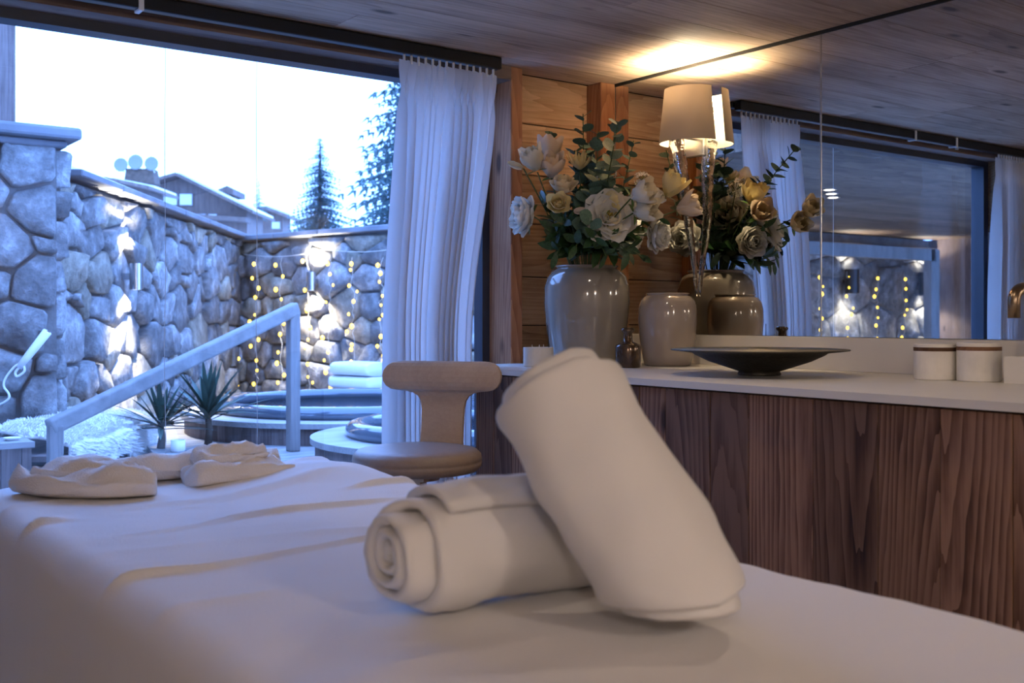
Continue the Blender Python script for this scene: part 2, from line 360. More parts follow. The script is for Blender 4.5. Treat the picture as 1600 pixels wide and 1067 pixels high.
# window frame + glass
win = empty('window_1', (1.26, 3.58, 0.0), 'wide frameless picture window onto the terrace', 'window', kind='structure')
MB().box((-0.02, 3.55, 2.012), (2.54, 3.63, 2.045)).build('frame_head', 'frame', win)
MB().box((-0.02, 3.55, 0.0), (2.54, 3.63, 0.06)).build('frame_sill', 'frame', win)
MB().box((-0.02, 3.55, 0.06), (0.03, 3.63, 2.012)).build('frame_jamb', 'frame', win)
MB().box((2.505, 3.60, 0.06), (2.54, 3.66, 2.012)).build('frame_jamb', 'frame', win)
MB().add([(0.03,3.61,0.06),(2.505,3.61,0.06),(2.505,3.61,2.012),(0.03,3.61,2.012)], [(0,1,2,3)]).build('pane', 'glass', win)

# ================================================================== MIRROR
YS = 2.383
for k, (ya, yb, lab) in enumerate([(YS+0.002, YW-0.003, 'frameless mirror panel behind the lamp and vases, next to the corner'), (-0.4, YS-0.002, 'frameless mirror panel on the right, above the marble jars')]):
    mr = MB().box((XM-0.008, ya, 1.036), (XM, yb, ZC-0.012)).build('wall_mirror', 'mirror'); tag(mr, lab, 'mirror')
tag(MB().box((XM-0.012, YB+0.3, ZC-0.012), (XM, YW, ZC+0.0)).build('trim_2', 'blackgap'), 'thin dark shadow gap between mirror and ceiling', 'trim', kind='structure')
tag(MB().box((XM-0.0095, YS-0.0032, 1.036), (XM, YS+0.0032, ZC-0.012)).build('trim_3', 'chrome'), 'bright vertical joint between the two mirror panels', 'trim', kind='structure')

# ================================================================== VANITY
XF = 2.22; ZT = 0.92; YE = 3.27
wt = empty('worktop', (2.66, 1.5, ZT-0.02), 'long white stone worktop carrying the vases and bowl', 'worktop')
poly = [(XF, -0.6), (XM-0.001, -0.6), (XM-0.001, YW-0.002), (2.44, YW-0.002), (2.44, YE), (XF, YE)]
MB().prism(poly, (1,0,0), (0,1,0), (0,0,ZT-0.02), (0,0,0.02)).build('slab', 'worktop', wt)
MB().box((XM-0.022, -0.6, ZT+0.0005), (XM-0.001, YW-0.002, 1.034)).build('backsplash', 'worktop', wt, bevel=0.001)
vc = empty('vanity_cabinet', (2.66, 1.5, 0), 'dark reclaimed timber vanity front under the white worktop', 'cabinet')
MB().prism([(2.262, -0.58), (XM-0.003, -0.58), (XM-0.003, YW-0.004), (2.45, YW-0.004), (2.45, YE-0.01), (2.262, YE-0.01)], (1,0,0), (0,1,0), (0,0,0.06), (0,0,ZT-0.0225-0.06)).build('carcass', 'blackgap', vc)
def ypx(px, x):
    u = (px-800)/FPX; return x*(F.y - R.x*0 - 0.5934*u)/(0.5934+0.8049*u)
seams = [YE-0.008] + [ypx(p, 2.242) for p in (772, 800, 835, 870, 910, 955, 1000, 1040, 1110, 1170, 1271, 1373, 1470, 1583)]
yy = seams[-1]
while yy > -0.5: yy -= rr(0.12, 0.2); seams.append(yy)
for a, bb in zip(seams, seams[1:]):
    MB().box((2.240+rr(-0.0015, 0.0015), bb+0.0008, 0.065), (2.262, a-0.0008, ZT-0.026)).build('plank', 'cab', vc, bevel=0.0012)

# ================================================================== TREATMENT TABLE
BX0, BX1, BY0, BY1, BZ = 0.50, 1.50, 0.30, 3.03, 0.668
tb = empty('treatment_table', (1.0, 1.7, 0), 'massage table wrapped in a white sheet', 'massage table')
MB().box((0.62, 0.6, 0.0), (1.35, 2.7, 0.10)).build('base', 'tabledark', tb, bevel=0.01)
MB().box((0.75, 0.9, 0.10), (1.22, 2.4, 0.44)).build('column', 'tabledark', tb, bevel=0.01)
MB().box((0.58, 0.38, 0.44), (1.40, 2.94, 0.56)).build('mattress', 'sheet', tb, bevel=0.03, seg=2)
NP = 760; RC = 0.13
def rrect(ins, n):
    """rounded rectangle inset by ins; points matched by fraction"""
    hx = (BX1-BX0)/2 - ins; hy = (BY1-BY0)/2 - ins; r = max(0.0, min(RC-ins*0.4, hx)); cx = (BX0+BX1)/2; cy = (BY0+BY1)/2
    pts = []; q = n//4; nc = 14
    sx = hx-r; sy = hy-r
    segs = [((sx, -sy), -PI/2, 'y'), ((sx, sy), 0, 'x'), ((-sx, sy), PI/2, 'y'), ((-sx, -sy), PI, 'x')]
    ny = (n - 4*nc)//2; nyl = int(ny*0.74); nxl = ny - nyl
    for k in range(4):
        (ox, oy), a0, _ = segs[k]
        for i in range(nc):
            a = a0 + (PI/2)*i/(nc-1); pts.append((cx+ox+r*math.cos(a), cy+oy+r*math.sin(a)))
        (nx_, ny_) = segs[(k+1) % 4][0]; a1 = a0+PI/2
        pa = (ox+r*math.cos(a1), oy+r*math.sin(a1)); pb = (nx_+r*math.cos(a1), ny_+r*math.sin(a1))
        cnt = nyl if k in (0, 2) else nxl
        for i in range(1, cnt+1):
            t = i/(cnt+1); pts.append((cx+pa[0]+(pb[0]-pa[0])*t, cy+pa[1]+(pb[1]-pa[1])*t))
    return pts
def wrink(x, y):
    s = 0.0
    for (yc, amp, wdt, sl) in ((1.62, .003, .02, .10), (1.84, .009, .014, .06), (1.98, .004, .03, -.12), (2.24, .008, .014, .12), (2.40, .010, .015, .03), (2.52, .005, .03, .25), (2.78, .010, .025, .22), (1.2, .003, .04, .15)):
        yy_ = yc + sl*(x-1) + 0.06*fbm((x*1.8, yc*3, 0), 3)
        k = 0.5+0.5*math.tanh(5*fbm((x*1.9+9, yc*7, 2), 2)+0.2)
        s += 1.5*amp*k*math.exp(-((y-yy_)/wdt)**2)
    s += 0.0035*fbm((x*3, y*6, 1), 4) + 0.006*fbm((x*1.2, y*1.6, 4), 2)
    xr = (x-1.3); yr = (y-2.7); s += 0.034*math.exp(-(xr/0.28)**2-(yr/0.22)**2)
    return s
rings = []; re_ = 0.06
for zz, ou in ((0.16, -0.006), (0.26, -0.004), (0.36, -0.002), (0.46, 0.0), (0.54, 0.0)):
    rings.append((ou, zz))
for k in range(9):
    a = PI/2*k/8; rings.append((re_*(1-math.cos(a)), BZ-re_+re_*math.sin(a)))
for k in range(1, 30): rings.append((re_+((BX1-BX0)/2-re_)*k/29, BZ))
sh = MB(); vs = []
outl = []
for ins, zz in rings:
    for (x, y_) in rrect(ins, NP):
        drop = max(0, BZ-0.03-zz)
        k = min(1, drop/0.3); f = 0.010*k*fbm((x*6, y_*6, zz*1.0), 3)
        top = max(0.0, 1-(BZ-zz)/0.05) if zz < BZ else 1.0
        nx = x-1.0; vs.append((x+f*(1 if nx > 0 else -1), y_+f*0.5, zz + top*wrink(x, y_)))
npt = len(rrect(0, NP)); fs = []
for i in range(len(rings)-1):
    for k in range(npt): fs.append((i*npt+k, i*npt+(k+1)%npt, (i+1)*npt+(k+1)%npt, (i+1)*npt+k))
sh.add(vs, fs)
sheet = sh.build('fitted_sheet', 'sheet', None, smooth=True, origin=(1.0, 1.7, BZ)); tag(sheet, 'white fleecy sheet draped over the massage table', 'sheet')

# ---- rolled towels
def towel_roll(name, a, bpt, rad, label, start=0.0, seed=0, turns=3.6, mat='towel', tele=0.05, slump=0.0):
    """a..b axis; a spiral band of terry with real thickness"""
    a = V(a); bpt = V(bpt); ax = (bpt-a); L = ax.length; ax.normalize()
    up = V((0,0,1)); e1 = (up - ax*up.dot(ax)).normalized(); e2 = ax.cross(e1)
    pitch = rad/(turns+0.35); nth = int(turns*26); mb = MB()
    st = [0, 0.004, 0.011, 0.022, 0.04]; st = st + [0.04+(L-0.08)*k/16 for k in range(1, 16)] + [L-x for x in reversed(st)]
    th_fac = []
    for s_ in st:
        e = min(s_, L-s_); th_fac.append(0.34+0.66*math.sqrt(max(0, 1-(1-min(e/0.024, 1))**2)))
    ns = len(st); vs = []
    for j in range(nth+1):
        t = j/nth; ang = start + t*turns*2*PI; rc = pitch*(0.3 + t*turns)
        sm = max(0.0, min(1.0, (t*turns-(turns-1.35))/0.25)); sm = sm*sm*(3-2*sm)
        sm2 = max(0.0, min(1.0, (t*turns-(turns-0.55))/0.1)); sm2 = sm2*sm2*(3-2*sm2)
        axo = tele*(0.55*sm+0.45*sm2) + 0.004*math.sin(t*9+seed)
        for i, s_ in enumerate(st):
            tf = th_fac[i]; hh = pitch*0.48*tf
            edge = 1 if i < 5 else (-1 if i >= ns-5 else 0)
            k = 1-min(1, min(s_, L-s_)/0.16)
            sp = s_ + (axo*k if s_ < L/2 else -axo*k)
            sp -= slump*rc*math.cos(ang)*max(0.0, 1-s_/(0.6*L))
            cen = a + ax*sp
            wob = 1+0.06*fbm((math.cos(ang)*1.3+seed, math.sin(ang)*1.3, s_*5), 3)
            sq = 1.0-0.05*abs(math.cos(ang))
            for (q, rr_) in ((0, rc-hh), (1, rc+hh)):
                r_ = max(rr_, 0.001)*wob*sq + (0.009*fbm((math.cos(ang)*1.2+seed*3, math.sin(ang)*1.2, s_*7), 3) if q else 0)
                vs.append(cen + (e1*math.cos(ang)+e2*math.sin(ang))*r_)
    fs = []
    def idx(j, i, q): return (j*ns+i)*2+q
    for j in range(nth):
        for i in range(ns-1):
            fs.append((idx(j,i,1), idx(j+1,i,1), idx(j+1,i+1,1), idx(j,i+1,1)))
            fs.append((idx(j,i,0), idx(j,i+1,0), idx(j+1,i+1,0), idx(j+1,i,0)))
        fs.append((idx(j,0,0), idx(j+1,0,0), idx(j+1,0,1), idx(j,0,1)))
        fs.append((idx(j,ns-1,0), idx(j,ns-1,1), idx(j+1,ns-1,1), idx(j+1,ns-1,0)))
    for j in (0, nth):
        for i in range(ns-1): fs.append((idx(j,i,0), idx(j,i,1), idx(j,i+1,1), idx(j,i+1,0)))
    mb.add(vs, fs)
    o = mb.build(name, mat, None, smooth=True); tag(o, label, 'towel', 'rolled towels on the massage table'); return o
R1 = 0.097
towel_roll('rolled_towel', (0.772, 1.352, BZ+R1-0.006), (1.235, 1.342, BZ+R1-0.006), R1, 'white towel rolled up and lying flat, its spiral end facing left', start=3.3, seed=1, tele=0.07, turns=4.6)
R2 = 0.107
towel_roll('rolled_towel', (1.064, 1.058, BZ+0.036), (0.990, 1.262, BZ+0.342), R2, 'white rolled towel standing tilted, leaning against the other roll', start=5.4, seed=5, tele=0.028, turns=4.6, slump=0.55)

# ---- cream robe/towel crumpled at the table end
robe = empty('folded_towel', (0.95, 2.78, BZ), 'crumpled cream terry towel with folded ends at the far table end', 'towel')
def lobe(pts, wid, hgt, name, seed, lift=0.0, nseg=26, ncs=28, mat='robe'):
    pts = [V(p) for p in pts]; mb = MB(); vs = []
    def cat(t):
        n_ = len(pts)-1; k = min(int(t*n_), n_-1); f = t*n_-k
        p0 = pts[max(k-1,0)]; p1 = pts[k]; p2 = pts[k+1]; p3 = pts[min(k+2, n_)]
        return 0.5*((2*p1)+(p2-p0)*f+(2*p0-5*p1+4*p2-p3)*f*f+(3*p1-p0-3*p2+p3)*f**3)
    for j in range(nseg+1):
        t = j/nseg; p = cat(t); d = (cat(min(1, t+.02))-cat(max(0, t-.02))).normalized(); sd = V((d.y, -d.x, 0))
        e = min(t, 1-t)/0.09; tap = math.sqrt(max(0, 1-(1-min(e,1))**2))*0.92+0.08
        for i in range(ncs):
            a = 2*PI*i/ncs; c = math.cos(a); s_ = math.sin(a)
            cx = math.copysign(abs(c)**0.7, c)*wid/2*tap*(1+0.12*fbm((t*4, seed, a), 2)); cz = (math.copysign(abs(s_)**0.8, s_)*0.5+0.5)*hgt*(0.35+0.65*tap)
            fold = 0.010*math.sin(a*4.0+t*6+seed)*max(0, s_) + 0.020*fbm((p.x*11+seed, p.y*11, a*0.9), 4)*max(0.0, s_)
            vs.append(p + sd*cx + V((0, 0, max(cz+fold*1.2, 0.0)+lift)))
    fs = []
    for j in range(nseg):
        for i in range(ncs): fs.append((j*ncs+i, j*ncs+(i+1)%ncs, (j+1)*ncs+(i+1)%ncs, (j+1)*ncs+i))
    fs += [tuple(range(ncs)), tuple(nseg*ncs+i for i in reversed(range(ncs)))]
    return mb.add(vs, fs).build(name, mat, robe, smooth=True)
zb = BZ+0.004
lobe([(0.66,2.86,zb),(0.80,2.90,zb),(0.98,2.88,zb),(1.13,2.86,zb),(1.25,2.78,zb)], 0.20, 0.058, 'body', 1)
lobe([(0.635,2.86,zb),(0.67,2.74,zb),(0.75,2.665,zb),(0.865,2.635,zb)], 0.15, 0.058, 'folded_end', 4)
lobe([(0.67,2.84,zb),(0.73,2.75,zb),(0.85,2.72,zb)], 0.15, 0.034, 'fold', 6, lift=0.036)
lobe([(0.96,2.70,zb),(1.05,2.70,zb),(1.15,2.71,zb),(1.24,2.74,zb)], 0.14, 0.046, 'folded_end', 8)
lobe([(1.00,2.74,zb),(1.10,2.76,zb),(1.20,2.80,zb)], 0.09, 0.034, 'fold', 11, lift=0.044)

# ================================================================== STOOL
sx, sy = 1.751, 2.871; ang = math.atan2(-0.126, -0.166)
fw = V((math.cos(ang), math.sin(ang), 0)); sd = V((-fw.y, fw.x, 0)); sc = V((sx, sy, 0))
st = empty('stool', (sx, sy, 0), 'round taupe leather stool with a pale oak T-shaped backrest', 'stool')
prof = [(0.0, 0.622), (0.15, 0.622), (0.186, 0.628), (0.199, 0.642), (0.2015, 0.655), (0.1985, 0.6585), (0.2015, 0.662), (0.199, 0.678), (0.185, 0.692), (0.15, 0.699), (0.08, 0.701), (0.0, 0.7015)]
MB().lathe(prof, (sx, sy, 0), 64).build('seat', 'leather', st, smooth=True)
# T outline, symmetric, in (across, z)
half = [(0.0, 0.956), (0.14, 0.957), (0.165, 0.955)]
for k in range(9):
    a = PI/2 - PI*k/8; half.append((0.160+0.047*math.cos(a), 0.908+0.047*math.sin(a)))
half += [(0.125, 0.857), (0.105, 0.852), (0.088, 0.842), (0.078, 0.826), (0.073, 0.80), (0.072, 0.74), (0.073, 0.60)]
outl = half + [(-a, z_) for a, z_ in reversed(half[1:])]
nb = len(outl); back = MB(); vs = []
def bpos(a, z_, off):
    lean = 0.045*(z_-0.6)/0.35
    c = sc - fw*(0.205+lean+off-2.2*(a*a)*0.4)
    return c + sd*a + V((0, 0, z_))
for off in (0.0, 0.018): vs += [bpos(a, z_, off) for a, z_ in outl]
fs = []
h = len(half)
def fillside(o, flip):
    out_ = []
    for k in range(h-1):
        i1, i2 = k, k+1; j1, j2 = (nb-k) % nb, (nb-k-1) % nb
        q = [i1, i2, j2, j1]
        q = [x for n_, x in enumerate(q) if x not in q[:n_]]
        out_.append(tuple(o+x for x in (q if not flip else q[::-1])))
    return out_
fs += fillside(0, False) + fillside(nb, True) + [(k, (k+1)%nb, nb+(k+1)%nb, nb+k) for k in range(nb)]
back.add(vs, fs).build('backrest', 'oakply', st)
MB().beam(sc - fw*0.05+V((0,0,0.615)), sc - fw*0.225+V((0,0,0.615)), 0.06, 0.012).build('bracket', 'steel', st)
MB().lathe([(0.07,0.60),(0.07,0.62),(0.03,0.62),(0.028,0.42),(0.022,0.42),(0.022,0.12)], (sx,sy,0), 24).build('gas_lift', 'steel', st, smooth=False)
for k in range(5):
    a = 2*PI*k/5+0.3; e = V((math.cos(a), math.sin(a), 0))
    MB().beam(sc+V((0,0,0.13)), sc+e*0.24+V((0,0,0.085)), 0.045, 0.03).build('leg', 'steel', st, bevel=0.005)
    MB().tube([sc+e*0.24+sd*-0.012+V((0,0,0.032)), sc+e*0.24+sd*0.012+V((0,0,0.032))], 0.03, 16).build('castor', 'black', st)

# ================================================================== CURTAINS + RAIL
rl = empty('curtain_rail', (1.2, 3.37, ZC-0.03), 'black curtain rail under the ceiling above the window', 'curtain rail')
MB().box((-0.25, 3.345, ZC-0.048), (2.42, 3.385, ZC-0.002)).build('track', 'black', rl, bevel=0.006, seg=2)
MB().box((-0.25, 3.395, ZC-0.03), (2.42, 3.43, ZC-0.002)).build('track', 'black', rl, bevel=0.004)
for xb in (0.66, 1.05):
    MB().box((xb-0.008, 3.34, ZC-0.055), (xb+0.008, 3.39, ZC-0.0005)).build('bracket', 'whiteplastic', rl, bevel=0.002)
for xg in (0.615, 0.632):
    MB().tube([(xg+0.006*math.cos(t), 3.366, ZC-0.056+0.006*math.sin(t)) for t in [2*PI*k/12 for k in range(13)]], 0.0015, 6).build('glider', 'whiteplastic', rl)
def curtain(name, x0t, x1t, x0b, x1b, yc, ztop, zbot, npl, label, seed):
    root = empty(name, ((x0t+x1t)/2, yc, zbot), label, 'curtain', 'white voile curtains at the window ends')
    nu, nv = 220, 60; mb = MB()
    def fn(u, v):
        z_ = ztop + (zbot-ztop)*v; dz = ztop - z_
        g = min(1, dz/1.05); g = g*g*(3-2*g)
        xa = x0t + (x0b-x0t)*g; xb = x1t + (x1b-x1t)*g
        pin = math.exp(-((dz-0.105)/0.04)**2)
        ua = u + 0.018*math.sin(u*17+seed)+0.01*math.sin(u*31+seed*2)*min(1, dz*2)
        ph = ua*npl*2*PI + 0.22*math.sin(dz*1.1+u*5+seed)
        am = (0.014 + 0.024*min(1, dz/0.5))*(1-0.6*pin)*(0.75+0.4*math.sin(u*11+seed))
        x = xa + (xb-xa)*u + 0.005*math.sin(ph*2)*(0.4+dz*0.3) + pin*0.006*math.sin(ph)
        yv = yc + am*math.sin(ph) + 0.012*fbm((u*5, dz*0.5, seed), 2) + 0.018*max(0, 1-dz/0.1)*0
        return V((x, yv, z_ + (0.006*math.sin(ph) if v == 0 else 0)))
    mb.grid(fn, nu, nv).build('fabric', 'curtain', root, smooth=True)
    for k in range(npl+1):
        xk = x0t + (x1t-x0t)*(0.03+0.94*k/npl)
        MB().box((xk-0.003, yc-0.004, ztop-0.012), (xk+0.003, yc+0.004, ztop+0.03)).build('hook', 'whiteplastic', root)
    return root
curtain('curtain', 1.985, 2.405, 1.93, 2.285, 3.366, ZC-0.068, 0.03, 13, 'white voile curtain gathered at the right end of the window, behind the stool', 1.0)
curtain('curtain', -0.13, 0.20, -0.15, 0.245, 3.366, ZC-0.068, 0.03, 11, 'white voile curtain seen only in the mirror, at the window\'s left end', 4.0)

# ================================================================== SCONCE
sy0 = 2.975; sz0, sz1 = CAMZ+0.682, CAMZ+0.892; 
sl = empty('wall_lamp', (XM-0.01, sy0, 1.5), 'mirror lamp with taupe half-round shade and long crystal icicle', 'lamp')
def shp(t, k, off=0.0):
    a = -PI/2 + PI*t; wv = (0.128 if k == 0 else 0.105)-off; dp = (0.125 if k == 0 else 0.105)-off
    return V((XM-0.036 - dp*math.cos(a), sy0 + wv*math.sin(a), (sz0, sz1)[k]))
mb = MB()
nsh = 40
for t in range(nsh+1):
    for k in (0, 1):
        for off in (0.0, 0.003): mb.v.append(tuple(shp(t/nsh, k, off)))
for t in range(nsh):
    a, b_ = t*4, t*4+4
    mb.f += [(a, b_, b_+2, a+2), (a+1, a+3, b_+3, b_+1), (a, a+1, b_+1, b_), (a+2, b_+2, b_+3, a+3)]
mb.f += [(0,2,3,1), (nsh*4, nsh*4+1, nsh*4+3, nsh*4+2)]
mb.build('shade', 'shade', sl, smooth=False)
MB().box((XM-0.022, sy0-0.05, sz0-0.05), (XM-0.0085, sy0+0.05, sz0+0.07)).build('backplate', 'chrome', sl, bevel=0.003)
MB().tube([(XM-0.02, sy0, sz0+0.02), (XM-0.085, sy0, sz0+0.02), (XM-0.085, sy0, sz0+0.06)], 0.007, 10).build('arm', 'chrome', sl, smooth=True)
MB().lathe([(0.0,0.06),(0.013,0.06),(0.013,0.09),(0.0,0.09)], (XM-0.085, sy0, sz0), 16).build('socket', 'chrome', sl)
MB().lathe([(0.0,0.09),(0.010,0.092),(0.017,0.11),(0.017,0.125),(0.010,0.142),(0.0,0.147)], (XM-0.085, sy0, sz0), 20).build('bulb', 'lampglow', sl, smooth=True)
ice = []; ir = []
for k in range(25):
    t = k/24
    p = V((XM-0.105+0.087*t**0.9, sy0+0.012-0.028*t, sz0+0.02-(sz0+0.02-1.185)*t))
    p += V((0.004*math.sin(t*9), 0.005*math.sin(t*7+1), 0)); ice.append(p); ir.append((0.023*(1-t)+0.006)*(1+0.10*math.sin(k*2.1)))
ir[-1] = 0.002
MB().tube(ice, ir, 14).build('crystal_icicle', 'crystal', sl, smooth=True)
ld = bpy.data.lights.new('wall_lamp_light', 'POINT'); ld.energy = 25; ld.color = (1.0, 0.80, 0.52); ld.shadow_soft_size = 0.022
lo = bpy.data.objects.new('wall_lamp_light', ld); COL.objects.link(lo); lo.location = (XM-0.085, sy0, sz0+0.175); attach(lo, sl)

# unseen fill lights added to brighten the room: two globes and two vanity downlights
for (x, y_, lb) in ((-0.75, -1.1, 'added fill globe out of view behind the camera on the left'), (1.2, -1.5, 'added fill globe out of view behind the camera on the right')):
    g = empty('fill_globe', (x, y_, ZC), lb, 'lamp', 'added fill globes behind the camera')
    MB().lathe([(0.0,0.0),(0.06,0.0),(0.06,-0.02),(0.02,-0.025),(0.0,-0.025)], (x,y_,ZC), 32).build('ceiling_rose', 'chrome', g)
    MB().lathe([(0.13*math.sin(PI*k/16), -0.16-0.13*math.cos(PI*(16-k)/16)) for k in range(17)], (x,y_,ZC), 32).build('globe', 'globe', g, smooth=True)
for (x, y_, lb) in ((2.05, 1.25, 'recessed downlight added out of view above the vanity, nearer the tap'), (2.05, 2.15, 'recessed downlight added out of view above the vanity, nearer the vases')):  # added out of frame to lift the light on vanity and flowers
    d = empty('fillspot', (x, y_, ZC), lb, 'light', 'added fill lights above the vanity')
    MB().lathe([(0.028,0.0),(0.045,-0.003),(0.045,-0.006),(0.028,-0.006)], (x,y_,ZC), 32, closed=True).build('ring', 'chrome', d)
    MB().lathe([(0.0,-0.002),(0.028,-0.002),(0.028,-0.001),(0,-0.001)], (x,y_,ZC), 32).build('lens', 'fillglow', d)
    L = bpy.data.lights.new('fillspot_light', 'SPOT'); L.energy = 11; L.color = (1.0, 0.80, 0.60); L.spot_size = math.radians(150); L.spot_blend = 0.9; L.shadow_soft_size = 0.03
    o = bpy.data.objects.new('fillspot_light', L); COL.objects.link(o); o.location = (x, y_, ZC-0.012); attach(o, d)

# ================================================================== OBJECTS ON THE WORKTOP
def jar(name, c, rad, h, label, mat, neck):
    x, y_ = c; prof = [(0.0, 0.0), (rad*0.74, 0.0), (rad*0.80, 0.006), (rad*0.86, h*0.12), (rad*0.95, h*0.38), (rad*1.0, h*0.62), (rad*0.99, h*0.78), (rad*0.93, h*0.88), (rad*0.82, h*0.945), (rad*neck, h*0.965), (rad*neck, h*0.975), (rad*(neck+0.035), h*0.985), (rad*(neck+0.035), h*0.998), (rad*neck, h), (rad*(neck-0.06), h*0.99), (rad*(neck-0.06), h*0.95), (rad*0.88, h*0.85), (rad*0.90, h*0.6), (rad*0.8, h*0.1), (0, h*0.05)]
    o = MB().lathe(prof, (x, y_, ZT), 64).build(name, mat, None, smooth=True); return tag(o, label, 'vase')
VB = (2.728, 3.209); VH = 0.384
jar('vase', VB, 0.1665, VH, 'large glossy taupe vase holding the flowers', 'vase', 0.70)
jar('vase', (2.904, 2.944), 0.112, 0.275, 'small glossy pinkish taupe vase, empty, right of the flowers', 'vase2', 0.70)
bx, by = 2.665, 2.905
bo = MB().lathe([(0,0),(0.042,0),(0.046,0.004),(0.047,0.075),(0.044,0.083),(0.030,0.090),(0.0175,0.095),(0.016,0.125),(0.024,0.134),(0.025,0.140),(0.018,0.146),(0.012,0.146),(0.012,0.10),(0.0,0.09)], (bx,by,ZT), 40).build('bottle', 'bottle', None, smooth=True); tag(bo, 'small dark brown glazed bottle with a narrow neck beside the small vase', 'bottle')
cx, cy = 2.655, 2.283
bw = empty('bowl', (cx, cy, ZT), 'wide shallow footed metal bowl, dark outside and gold inside', 'bowl')
MB().lathe([(0.0,0.0),(0.066,0.0),(0.068,0.004),(0.064,0.012),(0.10,0.024),(0.16,0.044),(0.20,0.063),(0.212,0.071),(0.276,0.0785),(0.278,0.0805),(0.276,0.082)], (cx,cy,ZT), 72).build('shell', 'bowlout', bw, smooth=True)
MB().lathe([(0.276,0.0822),(0.212,0.0755),(0.198,0.067),(0.155,0.047),(0.10,0.029),(0.0,0.018)], (cx,cy,ZT), 72).build('lining', 'bowlin', bw, smooth=True)
for (jx, jy, jh, lb) in ((2.880, 1.812, 0.106, 'white marble jar with walnut ring, nearer the bowl'), (2.905, 1.690, 0.110, 'white marble jar with walnut ring, nearer the tap')):
    j = empty('marble_jar', (jx, jy, ZT), lb, 'jar', 'marble jars on the worktop'); r_ = 0.060
    MB().lathe([(0,0),(r_-0.003,0),(r_,0.003),(r_,jh-0.022),(0,jh-0.022)], (jx,jy,ZT), 48).build('body', 'marble', j, bevel=0)
    MB().lathe([(0,jh-0.022),(r_+0.0004,jh-0.022),(r_+0.0004,jh-0.011),(0,jh-0.011)], (jx,jy,ZT), 48).build('walnut_ring', 'darkwood', j)
    MB().lathe([(0,jh-0.011),(r_,jh-0.011),(r_,jh-0.003),(r_-0.003,jh),(0,jh)], (jx,jy,ZT), 48).build('lid', 'marble', j)
hx, hy = 2.455, 3.165
hd = empty('candle_holder', (hx, hy, ZT), 'low white candle holder with a dark incense stick, left of the vase', 'candle')
MB().lathe([(0,0),(0.053,0),(0.056,0.004),(0.056,0.072),(0.050,0.072),(0.050,0.055),(0.0,0.055)], (hx,hy,ZT), 40).build('cup', 'candle', hd, smooth=False)
for k in range(3):
    a = k*2.1; MB().tube([(hx+0.025*math.cos(a), hy+0.025*math.sin(a), ZT+0.053), (hx+0.025*math.cos(a), hy+0.025*math.sin(a), ZT+0.082)], 0.0012, 6).build('wick', 'candle', hd)
q = P(849, 543, 3.98); MB().tube([(hx+0.04*R.x, hy+0.04*R.y, ZT+0.055), (hx+0.034*R.x, hy+0.034*R.y, ZT+0.155)], 0.0016, 6).build('incense_stick', 'black', hd)
# basin and tap at the right edge
bs = empty('wash_basin', (2.955, 1.30, ZT), 'white rectangular counter basin at the right edge', 'basin')
bb0, bb1 = (2.85, 1.02, ZT+0.0005), (3.06, 1.585, ZT+0.075); tks = 0.015
mb = MB(); mb.box(bb0, (bb1[0], bb1[1], ZT+0.012)).box((bb0[0], bb0[1], ZT+0.012), (bb0[0]+tks, bb1[1], bb1[2])).box((bb1[0]-tks, bb0[1], ZT+0.012), bb1).box((bb0[0]+tks, bb0[1], ZT+0.012), (bb1[0]-tks, bb0[1]+tks, bb1[2])).box((bb0[0]+tks, bb1[1]-tks, ZT+0.012), (bb1[0]-tks, bb1[1], bb1[2]))
mb.build('bowl_shell', 'worktop', bs)
MB().lathe([(0,0.0125),(0.022,0.0125),(0.022,0.016),(0,0.016)], (2.955,1.30,ZT), 24).build('drain', 'chrome', bs)
tp = empty('tap', (3.09, 1.46, 1.20), 'bronze arched wall tap at the right edge of the mirror', 'tap')
pts = [(XM-0.012, 1.46, 1.17)] + [(3.02-0.10+0.10*math.cos(a)-0.0, 1.46, 1.17+0.09*math.sin(a)) for a in [PI*k/14*1.0 for k in range(0, 15)]]
tpx = 1.70
pts = [(XM-0.010, tpx-0.10, 1.155), (XM-0.05, tpx-0.10, 1.155)] + [(2.985+0.055*math.cos(a), tpx-0.10, 1.150+0.035*math.sin(a)) for a in [PI*k/12 for k in range(0, 13)]] + [(2.93, tpx-0.10, 1.10)]
MB().tube(pts, 0.017, 16).build('spout', 'bronze', tp, smooth=True)
MB().tube([(XM-0.009, tpx-0.10, 1.155), (XM-0.02, tpx-0.10, 1.155)], 0.03, 24).build('wall_plate', 'bronze', tp)

# ================================================================== FLOWERS
def petal_mesh(name, mat, wdt=0.9, cup=0.5, curl=0.25, tip=0.0, nu=5, nv=5):
    mb = MB()
    def fn(u, v):
        a = (u-0.5)*2; ww = wdt*0.5*math.sin(PI*min(1, (v*0.86+0.10)))**0.7*(1-tip*v)
        x = a*ww; zc = cup*(a*a)*ww - curl*0.30*max(0, v-0.6)*2 + 0.22*math.sin(v*PI*0.8)*-1 + 0.22*v
        return V((x, v, zc + 0.03*math.sin(u*9+v*5)))
    o = mb.grid(fn, nu, nv).build(name, mat, None, smooth=True, origin=(0,0,0)); me = o.data; bpy.data.objects.remove(o); return me
PM = {}
for k in ('pwhite', 'pcream', 'pyellow', 'ppeach'):
    PM[k] = petal_mesh('petal', k); PM[k+'l'] = petal_mesh('petal', k, 0.45, 0.4, 0.3, 0.5)
def leaf_mesh(name, mat, wdt, curl=0.2, nu=3, nv=6, rnd=0.75):
    mb = MB()
    def fn(u, v):
        a = (u-0.5)*2; ww = wdt*0.5*(max(0, math.sin(PI*min(1, v*0.98+0.01)))**rnd)
        return V((a*ww, v, 0.12*abs(a)*ww - curl*v*v*0.5))
    o = mb.grid(fn, nu, nv).build(name, mat, None, smooth=True, origin=(0,0,0)); me = o.data; bpy.data.objects.remove(o); return me
